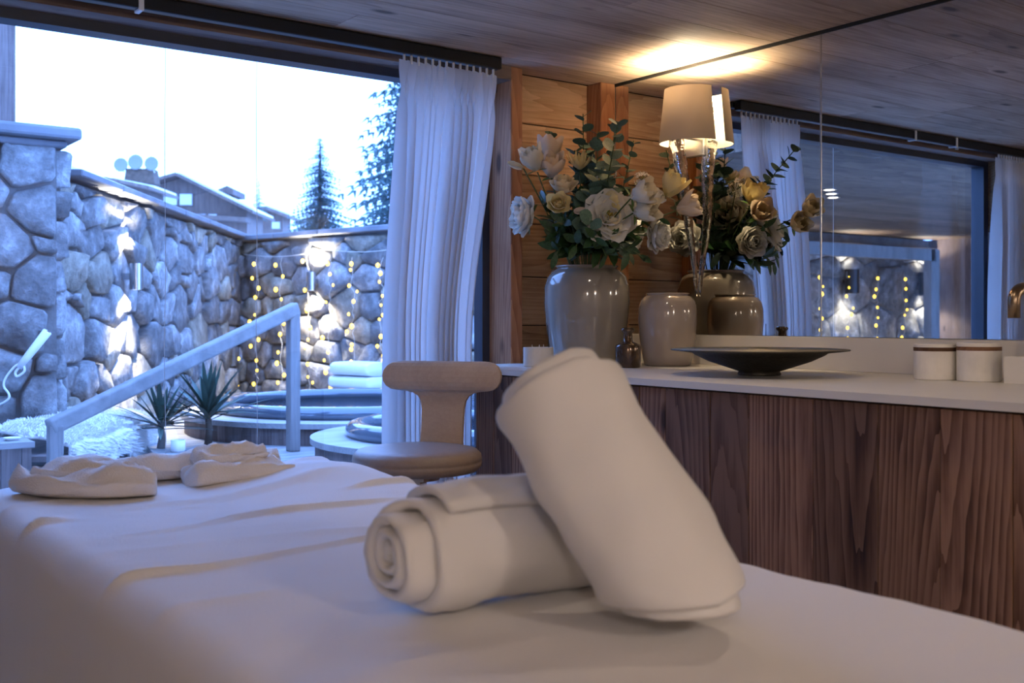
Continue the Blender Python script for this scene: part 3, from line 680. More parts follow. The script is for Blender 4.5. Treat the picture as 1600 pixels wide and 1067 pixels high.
LM = {'euc': leaf_mesh('leaf', 'euc', 0.95, 0.15, 5, 6, 0.5), 'dark': leaf_mesh('leaf', 'leaf', 0.40, 0.35), 'green': leaf_mesh('leaf', 'leaf2', 0.34, 0.3)}
def basis(d, roll=0.0):
    """matrix whose local Z points along d"""
    d = V(d).normalized(); return d.to_track_quat('Z', 'Y').to_matrix().to_4x4() @ Matrix.Rotation(roll, 4, 'Z')
MOUTH = V((VB[0], VB[1], ZT+VH))
def stem_pts(tipp, d=None):
    a = MOUTH + V((0, 0, -0.05)); dirh = V((tipp.x-a.x, tipp.y-a.y, 0)); 
    off = dirh*0.35
    if off.length > 0.07: off = off.normalized()*0.07
    b0 = MOUTH + off + V((0, 0, 0.0)); a = V((VB[0]-off.x*0.4, VB[1]-off.y*0.4, ZT+0.12))
    out_ = [a, b0]
    c1 = b0 + (b0-a)*0.5
    for k in range(1, 7):
        t = k/6; out_.append(b0*(1-t)**2 + c1*2*t*(1-t) + tipp*t*t)
    return out_
def bloom(name, p, d, size, kind, mat, label, cat='flower', layers=None, group='cut flowers in the large vase'):
    size *= 1.28; root = empty(name, p, label, cat, group); p = V(p); d = V(d).normalized(); B = Matrix.Translation(p) @ basis(d, rr(0, 6))
    MB().tube(stem_pts(p - d*size*0.12), 0.0028, 6).build('stem', 'stem', root, smooth=True)
    if kind == 'peony': lay = [(7, 0.50, 78, 1.15), (8, 0.54, 56, 1.1), (8, 0.52, 38, 1.0), (7, 0.48, 22, 0.9), (6, 0.42, 9, 0.85), (4, 0.36, 2, 0.8)]
    elif kind == 'open': lay = [(7, 0.56, 80, 1.15), (7, 0.50, 62, 1.1), (6, 0.42, 42, 1.05), (5, 0.32, 24, 0.95), (4, 0.22, 10, 0.8)]
    elif kind == 'rose': lay = [(6, 0.56, 56, 1.1), (6, 0.56, 34, 1.0), (5, 0.52, 18, 0.9), (4, 0.46, 7, 0.85), (3, 0.40, 1, 0.8)]
    elif kind == 'bud': lay = [(4, 0.9, 6, 0.62), (3, 0.85, 1, 0.5)]
    elif kind == 'bell': lay = [(5, 0.95, 32, 0.8), (5, 0.85, 16, 0.75)]
    else: lay = [(6, 0.7, 40, 1.0), (6, 0.6, 18, 0.8)]
    me = PM[mat+('l' if kind == 'lily' else '')]
    for (cnt, ln, tilt, wd) in lay:
        for k in range(cnt):
            a = 2*PI*(k+rr(-.15, .15))/cnt + ln*7
            tl = math.radians(tilt+rr(-6, 6))
            # local: petal grows along +Y, cups to +Z; stand it up round the axis
            mtx = B @ Matrix.Rotation(a, 4, 'Z') @ Matrix.Translation((0, size*0.03, -size*0.05)) @ Matrix.Rotation(PI/2 - tl, 4, 'X') @ Matrix.Diagonal((size*ln*wd*rr(.9, 1.1), size*ln*rr(.92, 1.08), size*ln, 1))
            inst(me, 'petal', mtx, root)
    if kind in ('open', 'lily'):
        mb = MB()
        for k in range(14):
            a = rr(0, 6.3); t = rr(0, .5); v0 = B @ V((0,0,-size*.05)); v1 = B @ V((size*.12*t*math.cos(a)*2, size*.12*t*math.sin(a)*2, size*0.22)); mb.tube([v0, v1], size*0.012, 4)
        mb.build('stamens', 'stamen', root)
    if kind in ('peony', 'rose', 'bud', 'bell'):
        for k in range(3):
            a = k*2.1; mtx = B @ Matrix.Rotation(a, 4, 'Z') @ Matrix.Translation((0, 0, -size*0.07)) @ Matrix.Rotation(math.radians(10), 4, 'X') @ Matrix.Diagonal((size*.45, size*.45, size*.45, 1)); inst(LM['green'], 'sepal', mtx, root)
    return root
def sprig(name, tipp, label, kind, n_leaf, lsize, start=0.35, bend=None, group='greenery in the large vase', spread=55):
    tipp = V(tipp); root = empty(name, MOUTH, label, 'greenery', group); pts = stem_pts(tipp)
    if bend:
        for k in range(2, len(pts)-1):
            t = (k-1)/(len(pts)-2); pts[k] = pts[k] + V(bend)*math.sin(PI*t)
    MB().tube(pts, 0.0022, 6).build('stem', 'stem', root, smooth=True)
    path = pts[1:]
    def at(t):
        f = t*(len(path)-1); k = min(int(f), len(path)-2); return path[k].lerp(path[k+1], f-k), (path[k+1]-path[k]).normalized()
    for k in range(n_leaf):
        t = start + (1-start)*(k//2*2+0.5*(k%2))/max(1, n_leaf-1); t = min(t, 1); p, d = at(t)
        a = (k//2)*1.45 + (k%2)*PI + rr(-.3, .3); sz = 1.55*lsize*(1.12-0.55*(t-start)/(1-start))*rr(.85, 1.15)
        mtx = Matrix.Translation(p) @ basis(d, a) @ Matrix.Rotation(math.radians(90-spread+rr(-12, 12)), 4, 'X') @ Matrix.Rotation(rr(-.4, .4), 4, 'Y') @ Matrix.Diagonal((sz, sz, sz, 1))
        inst(LM[kind], 'leaf', mtx, root)
    return root
def RM(px, py, D):   # a thing seen in the mirror at this place: its real position
    p = P(px, py, D); return V((2*XM-p.x, p.y, p.z))
toC = (-F + V((0,0,0.1))).normalized(); Rv = R.copy()
U = V((0, 0, 1))
bloom('peony', P(826, 337, 4.10), toC*0.35 - Rv*1.0 + U*0.05, 0.125, 'peony', 'pwhite', 'white peony facing left at the left edge of the bouquet')
bloom('rose_bloom', P(951, 340, 3.98), toC + U*0.18 + Rv*0.1, 0.150, 'open', 'pwhite', 'large open white bloom facing the camera in the bouquet\'s middle')
bloom('rose_bloom', P(872, 322, 4.02), toC + U*0.3, 0.078, 'rose', 'pyellow', 'small pale yellow rose below the cream blooms at left')
bloom('rose_bloom', P(879, 297, 4.08), toC*0.6 + U*0.8, 0.092, 'rose', 'pcream', 'cream rose just above the pale yellow rose')
bloom('lisianthus', P(838, 264, 4.12), toC*0.4 + U - Rv*0.4, 0.085, 'bell', 'pcream', 'cream cup-shaped flower at the upper left of the bouquet')
bloom('lisianthus', P(861, 275, 4.15), toC*0.5 + U*0.8, 0.085, 'bell', 'ppeach', 'peach cream cup flower right of the upper left one')
bloom('lisianthus', P(857, 250, 4.22), U + Rv*0.1, 0.085, 'bell', 'ppeach', 'peach flower rising highest on the left')
bloom('flower_bud', P(815, 262, 4.12), -Rv + U*0.4, 0.05, 'bud', 'pcream', 'closed cream bud sticking out at far left')
bloom('flower_bud', P(898, 330, 4.0), Rv + toC*0.5, 0.045, 'bud', 'ppeach', 'small peach bud between yellow rose and big bloom')
bloom('freesia', P(906, 262, 4.15), toC*0.5+U, 0.085, 'lily', 'pyellow', 'pale yellow star-shaped flower under the tall eucalyptus')
bloom('rose_bloom', P(992, 331, 4.02), toC*0.8 + U*0.6, 0.078, 'rose', 'pwhite', 'small white rose right of the big open bloom')
bloom('rose_bloom', P(1017, 314, 4.02), toC*0.5 + U*0.7 + Rv*0.3, 0.085, 'rose', 'pwhite', 'white rose above and right of the small one')
bloom('freesia', P(1043, 305, 4.03), U + Rv*0.5+toC*0.3, 0.085, 'bell', 'pyellow', 'yellow and white cup flower reaching towards the lamp')
bloom('freesia', P(1060, 328, 4.00), Rv + U*0.3+toC*0.4, 0.08, 'bell', 'ppeach', 'peach cup flower low at the bouquet\'s right end')
bloom('peony', P(1022, 368, 4.04), toC*0.4 + Rv*0.6 - U*0.1, 0.105, 'peony', 'pwhite', 'white peony hanging low on the right above the small vase')
bloom('peony', RM(1148, 338, 4.56), -toC*0+V((1,-0.35,0.25)), 0.135, 'peony', 'pwhite', 'big white peony facing the mirror, seen in the reflection')
bloom('rose_bloom', RM(1107, 315, 4.62), V((1,-0.3,0.4)), 0.08, 'rose', 'pyellow', 'pale yellow rose behind the crystal icicle, seen in the mirror')
bloom('rose_bloom', RM(1200, 340, 4.52), V((1,-0.1,0.2)), 0.08, 'open', 'pyellow', 'open yellow flower right of the peony in the reflection')
bloom('peony', RM(1208, 368, 4.52), V((0.8,0.3,-0.2)), 0.10, 'peony', 'pcream', 'cream peony lowest at the right of the reflected bouquet')
bloom('lisianthus', RM(1243, 352, 4.40), V((0.3,-1,0.1)), 0.08, 'bell', 'pcream', 'cream bell flower farthest right but one in the reflection')
bloom('lisianthus', RM(1262, 333, 4.40), V((0.3,-1,0.4)), 0.08, 'bell', 'pcream', 'cream bell flower farthest right in the reflection')
bloom('peony', RM(1078, 372, 4.52), V((1,-0.2,-0.1)), 0.12, 'peony', 'pwhite', 'white peony low in the reflection left of the icicle')
# umbels
for (p, lb) in ((P(1003, 283, 4.1), 'cluster of tiny white flowers rising right of the eucalyptus'), (RM(1158, 292, 4.55), 'cluster of tiny white flowers in the mirror above the peony')):
    root = empty('umbel_flower', p, lb, 'flower', 'cut flowers in the large vase')
    MB().tube(stem_pts(p), 0.0022, 6).build('stem', 'stem', root)
    for k in range(22):
        e = V((rr(-1,1), rr(-1,1), rr(-0.7,1))).normalized()*0.038*rr(.6, 1.1)
        mb = MB()
        c = p + e; mb.tube([p, c], 0.0008, 4)
        mb.build('stalk', 'leaf2', root)
        mb = MB(); B = Matrix.Translation(c) @ basis(e)
        for q in range(5):
            a = q*2*PI/5; s_ = 0.0085
            mb.add([B @ V((0,0,0)), B @ V((s_*math.cos(a-.45), s_*math.sin(a-.45), 0.002)), B @ V((1.3*s_*math.cos(a), 1.3*s_*math.sin(a), 0.003)), B @ V((s_*math.cos(a+.45), s_*math.sin(a+.45), 0.002))], [(0,1,2,3)])
        mb.build('floret', 'pwhite', root)
# eucalyptus and leaves
sprig('eucalyptus_sprig', P(911, 178, 4.22), 'tallest eucalyptus sprig standing up in the bouquet', 'euc', 26, 0.050, 0.22)
sprig('eucalyptus_sprig', P(935, 205, 4.16), 'eucalyptus sprig just right of the tallest one', 'euc', 24, 0.055, 0.2)
sprig('eucalyptus_sprig', P(962, 190, 4.24), 'eucalyptus sprig rising in front of the corner post', 'euc', 20, 0.042, 0.3)
sprig('eucalyptus_sprig', P(858, 205, 4.25), 'dark thin eucalyptus sprig at the upper left', 'euc', 18, 0.040, 0.3)
sprig('eucalyptus_sprig', P(990, 220, 4.20), 'thin eucalyptus sprig reaching up right towards the mirror', 'euc', 20, 0.040, 0.3)
sprig('eucalyptus_sprig', P(925, 345, 3.92), 'short eucalyptus sprig drooping beside the big open bloom', 'euc', 12, 0.060, 0.3)
sprig('eucalyptus_sprig', P(898, 235, 4.2), 'eucalyptus sprig left of the tallest one', 'euc', 24, 0.048, 0.25)
sprig('eucalyptus_sprig', P(922, 300, 4.0), 'broad eucalyptus leaves right above the yellow rose', 'euc', 14, 0.06, 0.4)
sprig('eucalyptus_sprig', P(940, 262, 4.02), 'broad-leaved eucalyptus sprig above the big open bloom', 'euc', 14, 0.065, 0.4)
sprig('eucalyptus_sprig', RM(1248, 232, 4.46), 'arching eucalyptus sprig reflected against the blue window', 'euc', 26, 0.045, 0.35, bend=(0.02, 0.0, 0.06))
sprig('eucalyptus_sprig', RM(1045, 235, 4.66), 'eucalyptus sprig seen in the mirror left of the lamp', 'euc', 16, 0.045, 0.35)
sprig('eucalyptus_sprig', RM(1100, 250, 4.66), 'eucalyptus sprig seen in the mirror under the lamp shade', 'euc', 14, 0.045, 0.35)
for k, (p, lb, n_, sz) in enumerate([
    (P(868, 398, 4.02), 'dark leafy sprig low on the left of the bouquet', 10, 0.075), (P(900, 385, 3.95), 'dark leafy sprig at the vase mouth, left of centre', 10, 0.075),
    (P(948, 402, 3.95), 'dark leafy sprig at the vase mouth under the big bloom', 10, 0.070), (P(985, 395, 3.97), 'dark leafy sprig pointing right over the vase rim', 10, 0.075),
    (P(1012, 408, 4.00), 'lowest dark leafy sprig hanging over the vase rim', 8, 0.065), (P(1035, 340, 3.97), 'long leafy sprig sweeping right between the white roses', 12, 0.065),
    (P(880, 345, 4.0), 'dark leaves behind the yellow rose', 12, 0.075), (P(842, 300, 4.12), 'dark leaves above the left peony', 9, 0.06), (P(975, 360, 4.0), 'dark leaves right below the big bloom', 12, 0.07),
    (RM(1180, 395, 4.5), 'dark leafy sprig in the mirror over the reflected vase', 12, 0.075), (RM(1130, 395, 4.5), 'dark leafy sprig in the mirror beside the icicle tip', 12, 0.075),
    (RM(1215, 385, 4.5), 'leafy sprig in the mirror pointing to the window', 9, 0.065), (RM(1160, 365, 4.6), 'leaves in the mirror under the big peony', 12, 0.07), (P(915, 355, 4.1), 'dense dark leaves in the bouquet\'s core', 16, 0.08), (P(852, 318, 4.14), 'dark leaves between the left peony and the yellow rose', 14, 0.07), (P(868, 362, 4.06), 'dark leaves left of the vase mouth', 14, 0.075), (P(905, 292, 4.16), 'dark leaves under the star-shaped flower', 14, 0.07), (P(975, 300, 4.14), 'leaves between the big bloom and the corner post', 14, 0.065), (P(930, 372, 3.93), 'leaves right under the big open bloom', 12, 0.075)]):
    sprig('leafy_sprig', p, lb, 'dark' if k % 3 != 2 else 'dark', n_, sz, 0.15, spread=45)

# ================================================================== TERRACE
GZ = CAMZ-1.25; DZ = CAMZ-0.85; TZ = CAMZ-0.70
A = V((1.75, 7.41, 0)); dL = V((0.555, 0.832, 0)).normalized(); nL = V((dL.y, -dL.x, 0))
C = V((4.97, 12.24, 0)); dB = V((0.257, -0.966, 0)).normalized(); nB = V((dB.y, -dB.x, 0))   # dB runs from the corner back towards the house
LB = 8.5
def clip(poly, a, b, c):
    out_ = []
    for k in range(len(poly)):
        p, q = poly[k], poly[(k+1) % len(poly)]; fp = a*p[0]+b*p[1]-c; fq = a*q[0]+b*q[1]-c
        if fp <= 0: out_.append(p)
        if (fp < 0 < fq) or (fq < 0 < fp):
            t = fp/(fp-fq); out_.append((p[0]+(q[0]-p[0])*t, p[1]+(q[1]-p[1])*t))
    return out_
def stone_wall(root, org, du, nrm, length, z0, z1, sw, shh, mats, seed, gap=0.009):
    """irregular rubble: Voronoi cells of a jittered course pattern, each a domed stone"""
    rnd = random.Random(seed); pts = []; y_ = z0; asp0 = (sw/shh)**0.5
    while y_ < z1:
        hh = shh*rnd.uniform(0.65, 1.35); x = -rnd.uniform(0, sw)
        while x < length+sw:
            ww = sw*rnd.choice((0.5, 0.7, 0.9, 1.2, 1.6)); pts.append((x+ww/2, y_+hh/2+rnd.uniform(-.3, .3)*hh, (0.5*ww/asp0)**2*rnd.uniform(0.3, 1.0))); x += ww
        y_ += hh
    asp = (sw/shh)**0.5
    nst = 0
    for i, p in enumerate(pts):
        if not (-0.1 < p[0] < length+0.1 and z0-0.1 < p[1] < z1+0.1): continue
        poly = [(0, z0), (length, z0), (length, z1), (0, z1)]
        near = sorted((((q[0]-p[0])/asp)**2+((q[1]-p[1]))**2, k) for k, q in enumerate(pts) if k != i and abs(q[0]-p[0]) < 3*sw and abs(q[1]-p[1]) < 3*sw)[:18]
        for _, k in near:
            q = pts[k]
            a = (q[0]-p[0])/asp**2; b_ = (q[1]-p[1]); c = (a*(p[0]+q[0])/2 + b_*(p[1]+q[1])/2) + (p[2]-q[2])/2
            poly = clip(poly, a, b_, c)
            if len(poly) < 3: break
        if len(poly) < 3: continue
        cxx = sum(v[0] for v in poly)/len(poly); cyy = sum(v[1] for v in poly)/len(poly)
        ext = max(max(v[0] for v in poly)-min(v[0] for v in poly), 0.02); exy = max(max(v[1] for v in poly)-min(v[1] for v in poly), 0.02)
        if ext < 0.06 or exy < 0.05: continue
        ch = []
        for k in range(len(poly)):
            p1, p2 = poly[k], poly[(k+1) % len(poly)]
            for t in (0.10, 0.90): ch.append((p1[0]+(p2[0]-p1[0])*t, p1[1]+(p2[1]-p1[1])*t))
        fx = max(0.5, 1-gap*1.6/ext); fy = max(0.5, 1-gap*1.6/exy)
        ch = [(cxx+(v[0]-cxx)*fx*rnd.uniform(.96, 1.0), cyy+(v[1]-cyy)*fy*rnd.uniform(.96, 1.0)) for v in ch]
        dep = rnd.uniform(0.04, 0.10); n_ = len(ch); vs = []
        tl, tu = rnd.uniform(-.10, .10), rnd.uniform(-.14, .14)
        for (s_, dd) in ((1.0, -0.02), (0.985, 0.62*dep), (0.90, 0.96*dep)):
            for v in ch:
                xx = cxx+(v[0]-cxx)*s_; yy_ = cyy+(v[1]-cyy)*s_
                d2 = dd + ((xx-cxx)*tl+(yy_-cyy)*tu)*(1 if dd > 0 else 0) + (rnd.uniform(-.012, .012) if dd > 0 else 0)
                vs.append(org + du*xx + nrm*d2 + V((0, 0, yy_)))
        vs.append(org + du*cxx + nrm*dep + V((0, 0, cyy)))
        fs = []
        for r_ in range(2):
            for k in range(n_): fs.append((r_*n_+k, r_*n_+(k+1)%n_, (r_+1)*n_+(k+1)%n_, (r_+1)*n_+k))
        for k in range(n_): fs.append((2*n_+k, 2*n_+(k+1)%n_, 3*n_))
        MB().add(vs, fs).build('stone', M[rnd.choice(mats)], root, smooth=True); nst += 1
    return nst
# ground
gr = MB().box((-14, 3.75, GZ-0.2), (14, 16, GZ)).build('ground_outside', 'snow'); tag(gr, 'snowy ground outside the window', 'ground', kind='structure')
# left garden wall
ZLT = CAMZ+0.93
w1 = empty('wall_garden_left', A, 'rubble stone garden wall running from the pier to the corner', 'wall', kind='structure')
org1 = V((A.x, A.y, 0)) ; LL = (C-A).length
MB().prism([(-0.05, GZ), (LL+0.3, GZ), (LL+0.3, ZLT), (-0.05, ZLT)], dL, (0,0,1), org1, -nL*0.4).build('mortar_core', 'mortar', w1)
stone_wall(w1, org1, dL, nL, LL-0.05, GZ, ZLT-0.02, 0.42, 0.24, ['stone', 'stone', 'stone', 'stonewarm'], 3)
k = 0
s_ = 0.1
while s_ < LL:
    e = min(s_+rr(0.7, 1.0), LL)
    MB().prism([(s_+0.005, ZLT+rr(0, .008)), (e-0.005, ZLT+rr(0, .008)), (e-0.005, ZLT+0.055), (s_+0.005, ZLT+0.055)], dL, (0,0,1), org1+nL*0.16, -nL*0.62).build('coping_slab', 'slate', w1, bevel=0.008); s_ = e
MB().prism([(0.1, 0), (LL-0.1, 0), (LL-0.25, 0.05), (0.3, 0.06)], dL, (0,0,1), org1+nL*0.02+V((0,0,ZLT+0.056)), -nL*0.42).build('snow_cap', 'snow', w1, bevel=0.015)
# back garden wall
ZBT = CAMZ+0.90
w2 = empty('wall_garden_back', C, 'rubble stone wall behind the hot tubs, hung with fairy lights', 'wall', kind='structure')
org2 = V((C.x, C.y, 0))
MB().prism([(-0.1, GZ), (LB, GZ), (LB, ZBT), (-0.1, ZBT)], dB, (0,0,1), org2, -nB*0.4).build('mortar_core', 'mortar', w2)
stone_wall(w2, org2, dB, nB, LB, GZ+0.3, ZBT-0.02, 0.36, 0.24, ['stone', 'stone', 'stonewarm'], 11)
s_ = 0.0
while s_ < LB:
    e = min(s_+rr(0.7, 1.1), LB)
    MB().prism([(s_+0.005, ZBT), (e-0.005, ZBT), (e-0.005, ZBT+0.06), (s_+0.005, ZBT+0.06)], dB, (0,0,1), org2+nB*0.15, -nB*0.6).build('coping_slab', 'slate', w2, bevel=0.008); s_ = e
# pier with timber post
pier = empty('stone_pier', (0.95, 7.4, GZ), 'stone pier with a projecting slab cap at the far left', 'pier')
px0, px1, py0, py1, pz = 0.15, 1.70, 7.08, 7.75, CAMZ+1.10
MB().box((px0, py0, GZ), (px1, py1, pz)).build('mortar_core', 'mortar', pier)
stone_wall(pier, V((px0, py0, 0)), V((1,0,0)), V((0,-1,0)), px1-px0, GZ, pz, 0.36, 0.22, ['stone'], 21)
stone_wall(pier, V((px1, py0, 0)), V((0,1,0)), V((1,0,0)), py1-py0, GZ, pz, 0.36, 0.25, ['stone'], 22)
MB().box((px0-0.1, py0-0.14, pz), (px1+0.12, py1+0.1, pz+0.075)).build('cap_slab', 'slate', pier, bevel=0.02, seg=2)
MB().box((px0-0.04, py0-0.06, pz-0.045), (px1+0.05, py1+0.04, pz)).build('cap_moulding', 'slate', pier, bevel=0.01)
po = MB().box((1.24, 7.25, pz+0.075), (1.50, 7.5, 3.15)).build('timber_post', 'tubplank', None, bevel=0.008); tag(po, 'square silvered timber post standing on the stone pier', 'post')
bmn = MB().beam((1.37, 7.37, 3.25), (-7.5, 7.37, 3.25), 0.24, 0.2).build('roof_beam', 'soffit'); tag(bmn, 'timber beam resting on the post, out towards the covered terrace', 'beam')
# covered terrace to the left (seen only in the mirror)
SZ = CAMZ+1.2
cp = MB().box((-9, 3.72, SZ+0.02), (0.25, 10.1, SZ+0.16)).build('terrace_canopy', 'soffit'); tag(cp, 'dark timber soffit of the covered terrace, seen in the mirror', 'canopy', kind='structure')
for k in range(29):
    MB().box((-9, 3.73+k*0.2, SZ), (0.25, 3.926+k*0.2, SZ+0.02)).build('board', 'soffit', cp)
for k in range(3):
    x = -2.7+k*0.28; y_ = 6.7-k*0.19
    d = empty('soffit_light', (x, y_, SZ), ['soffit light farthest left of the three in the mirror', 'middle one of three soffit lights in the mirror', 'right-hand one of three soffit lights in the mirror'][k], 'light', 'terrace soffit lights')
    MB().lathe([(0.05,0),(0.07,-0.004),(0.07,-0.01),(0.05,-0.01)], (x,y_,SZ), 24, closed=True).build('ring', 'chrome', d)
    MB().lathe([(0,-0.003),(0.05,-0.003),(0.05,-0.001),(0,-0.001)], (x,y_,SZ), 24).build('lens', 'lampglow', d)
w3 = empty('wall_terrace', (-4, 9.6, GZ), 'dark stone wall of the covered terrace with fairy lights, seen in the mirror', 'wall', kind='structure')
MB().box((-11, 9.6, GZ), (0.15, 10.0, SZ-0.002)).build('mortar_core', 'mortar', w3)
stone_wall(w3, V((-9.5, 9.6, 0)), V((1,0,0)), V((0,-1,0)), 9.6, GZ+0.6, CAMZ+1.0, 0.6, 0.4, ['stone'], 31)
MB().box((-11, 9.45, CAMZ+1.0), (0.15, 9.6, CAMZ+1.07)).build('ledge', 'slate', w3, bevel=0.01)
wle = MB().box((-9.1, 3.7, GZ), (-8.9, 10.0, SZ)).build('wall_terrace_end', 'tubplank'); tag(wle, 'timber end wall of the covered terrace', 'wall', kind='structure')
pg = empty('terrace_frame', (-3, 8.6, GZ), 'pale painted beam and post of the terrace, seen in the mirror', 'frame')
MB().beam((-7.4, 8.6, SZ-0.33), (0.2, 8.6, SZ-0.33), 0.12, 0.16).build('beam', 'greywood', pg)
MB().box((-7.5, 8.54, GZ), (-7.3, 8.66, SZ-0.25)).build('post', 'greywood', pg)

# wall lamps
def up_down(p, nrm, label, e=60, wide=0.05, h=0.20, mat='steel'):
    p = V(p); nrm = V(nrm).normalized(); tang = V((-nrm.y, nrm.x, 0))
    root = empty('outdoor_wall_lamp', p, label, 'lamp', 'up and down wall lamps outside')
    c = p + nrm*0.17
    MB().lathe([(wide*0.9,-h/2),(wide,-h/2),(wide,h/2),(wide*0.9,h/2)], c, 28, closed=True).build('housing', mat, root)
    MB().beam(p+nrm*0.02, c-nrm*wide*0.8, 0.04, 0.05).build('bracket', mat, root)
    for s_ in (1, -1):
        MB().lathe([(0,-0.003),(wide*0.88,-0.003),(wide*0.88,0.003),(0,0.003)], c+V((0,0,s_*(h/2-0.02))), 24).build('lens', 'lampglow', root)
        L = bpy.data.lights.new('outdoor_lamp_light', 'SPOT'); L.energy = e; L.color = (1.0, 0.93, 0.80); L.spot_size = math.radians(125); L.spot_blend = 0.8; L.shadow_soft_size = 0.03
        o = bpy.data.objects.new('outdoor_lamp_light', L); COL.objects.link(o); o.location = c+V((0,0,s_*(h/2+0.01))); o.rotation_euler = (0 if s_ < 0 else PI, 0, 0); attach(o, root)
    return root
x, y_, D = hit(178, A, dL); up_down((x, y_, P(178, 432, D).z), nL, 'glowing up and down lamp on the left stone wall', 190)
x, y_, D = hit(505, C, dB); up_down((x, y_, P(505, 440, D).z), nB, 'glowing up and down lamp behind the hot tub', 190)
for k, (xx, lb) in enumerate([(-5.0, 'terrace wall lamp nearest the lamp reflection, seen in the mirror'), (-6.75, 'terrace wall lamp seen in the middle of the right mirror'), (-8.55, 'terrace wall lamp seen in the mirror beside the left curtain')]):
    up_down((xx, 9.6, CAMZ+0.52), (0,-1,0), lb, 60, wide=0.10, h=0.34, mat='black')

# fairy lights
def strand(top, length, nb_, label, nrm, seed, group):
    rnd = random.Random(seed); top = V(top); nrm = V(nrm); tang = V((-nrm.y, nrm.x, 0))
    root = empty('fairy_light_strand', top, label, 'fairy lights', group); pts = []
    for k in range(nb_*2+1):
        pts.append(top + V((0,0,-length*k/(nb_*2))) + tang*rnd.uniform(-.035, .035) + nrm*rnd.uniform(0.0, .02))
    MB().tube(pts, 0.003, 4).build('wire', 'wire', root)
    bl = None
    for k in range(nb_):
        c = pts[2*k+1+(0 if k else 0)] + tang*rnd.uniform(-.075, .075) + V((0, 0, rnd.uniform(-.04, .04))) + nrm*0.02
        if bl is None:
            bl = MB().lathe([(0,-0.026),(0.014,-0.018),(0.020,0),(0.014,0.018),(0,0.026)], c, 10).build('bulb', 'bulb', root, smooth=True)
        else: inst(bl, 'bulb', Matrix.Translation(c) @ Matrix.Scale(rnd.uniform(.6, 1.15), 4), root)
words = ['first', 'second', 'third', 'fourth', 'fifth', 'sixth', 'seventh']
for k, pxx in enumerate((369, 403, 440, 483, 516, 553, 597)):
    x, y_, D = hit(pxx, C+nB*0.14, dB)
    zt = P(pxx, 402, D).z; zb_ = P(pxx, 612 if pxx < 530 else 575, D).z
    strand((x, y_, zt), zt-zb_, 11, 'fairy light strand on the wall behind the tubs, %s from the wall corner' % words[k], nB, 40+k, 'fairy light strands behind the tubs')
mb = MB(); pts = []
for k in range(30):
    pts.append(org2 + dB*(0.3+k*0.2) + nB*0.13 + V((0, 0, CAMZ+0.74-0.05*abs(math.sin(k*0.45)))))
tag(MB().tube(pts, 0.004, 5).build('fairy_light_cable', 'wire'), 'thin cable strung along the top of the wall behind the tubs', 'cable')
for k in range(5):
    strand((-5.35-k*0.66, 9.44, CAMZ+0.66), 1.0, 7, 'fairy light strand on the terrace wall in the mirror, %s from the lamp' % words[k], (0,-1,0), 60+k, 'fairy light strands seen in the mirror')

# deck boards
dk = empty('terrace_deck', (4, 7, DZ-0.03), 'silvered timber deck with a curved edge in front of the tubs', 'deck', kind='structure')
def deck_x0(y_):
    e = 2.16 + (0.0 if y_ < 6.5 else 0.24*(y_-6.5)**1.2*0.9)
    lw = A.x + dL.x/dL.y*(y_-A.y) + 0.12
    return max(e, lw) if y_ > 7.2 else e
y_ = 3.80; k = 0
while y_ < 12.0:
    x0 = deck_x0(y_+0.06); x1 = C.x + dB.x/dB.y*(y_+0.11-C.y) - 0.05
    if x1-x0 > 0.3: MB().prism([(deck_x0(y_+0.004), y_+0.004), (x1, y_+0.004), (x1, y_+0.116), (deck_x0(y_+0.116), y_+0.116)], (1,0,0), (0,1,0), (0,0,DZ-0.03), (0,0,0.03)).build('deck_board', 'deck', dk)
    y_ += 0.12
y_ = 3.8
while y_ < 8.6:
    a, b_ = V((deck_x0(y_)+0.01, y_, 0)), V((deck_x0(y_+0.11)+0.01, y_+0.11, 0))
    MB().prism([(0, GZ), ((b_-a).length-0.004, GZ), ((b_-a).length-0.004, DZ-0.031), (0, DZ-0.031)], (b_-a).normalized(), (0,0,1), a, V((0.02,0,0))).build('fascia_plank', 'tubplank', dk); y_ += 0.11
# steps up to the deck
stp = empty('deck_step', (1.8, 6.0, GZ), 'low timber step beside the handrail', 'step')
MB().box((1.45, 5.0, GZ), (2.14, 6.55, DZ-0.12)).build('riser_block', 'tubplank', stp)
for k in range(5): MB().box((1.43, 5.0+k*0.31, DZ-0.12), (2.145, 5.0+k*0.31+0.305, DZ-0.09)).build('tread_board', 'deck', stp)

# tub platform
T1 = V((3.98, 7.50, 0)); T2 = V((3.65, 5.42, 0)); RT1, RT2 = 1.05, 0.72; RP1, RP2 = 1.28, 0.93
pf = empty('tub_platform', (4.6, 7, DZ), 'raised curved timber platform around the two hot tubs', 'platform', kind='structure')
d12 = T2-T1; dist = d12.length; base = math.atan2(d12.y, d12.x)
a1 = math.acos((dist**2+RP1**2-RP2**2)/(2*dist*RP1)); a2 = math.acos((dist**2+RP2**2-RP1**2)/(2*dist*RP2))
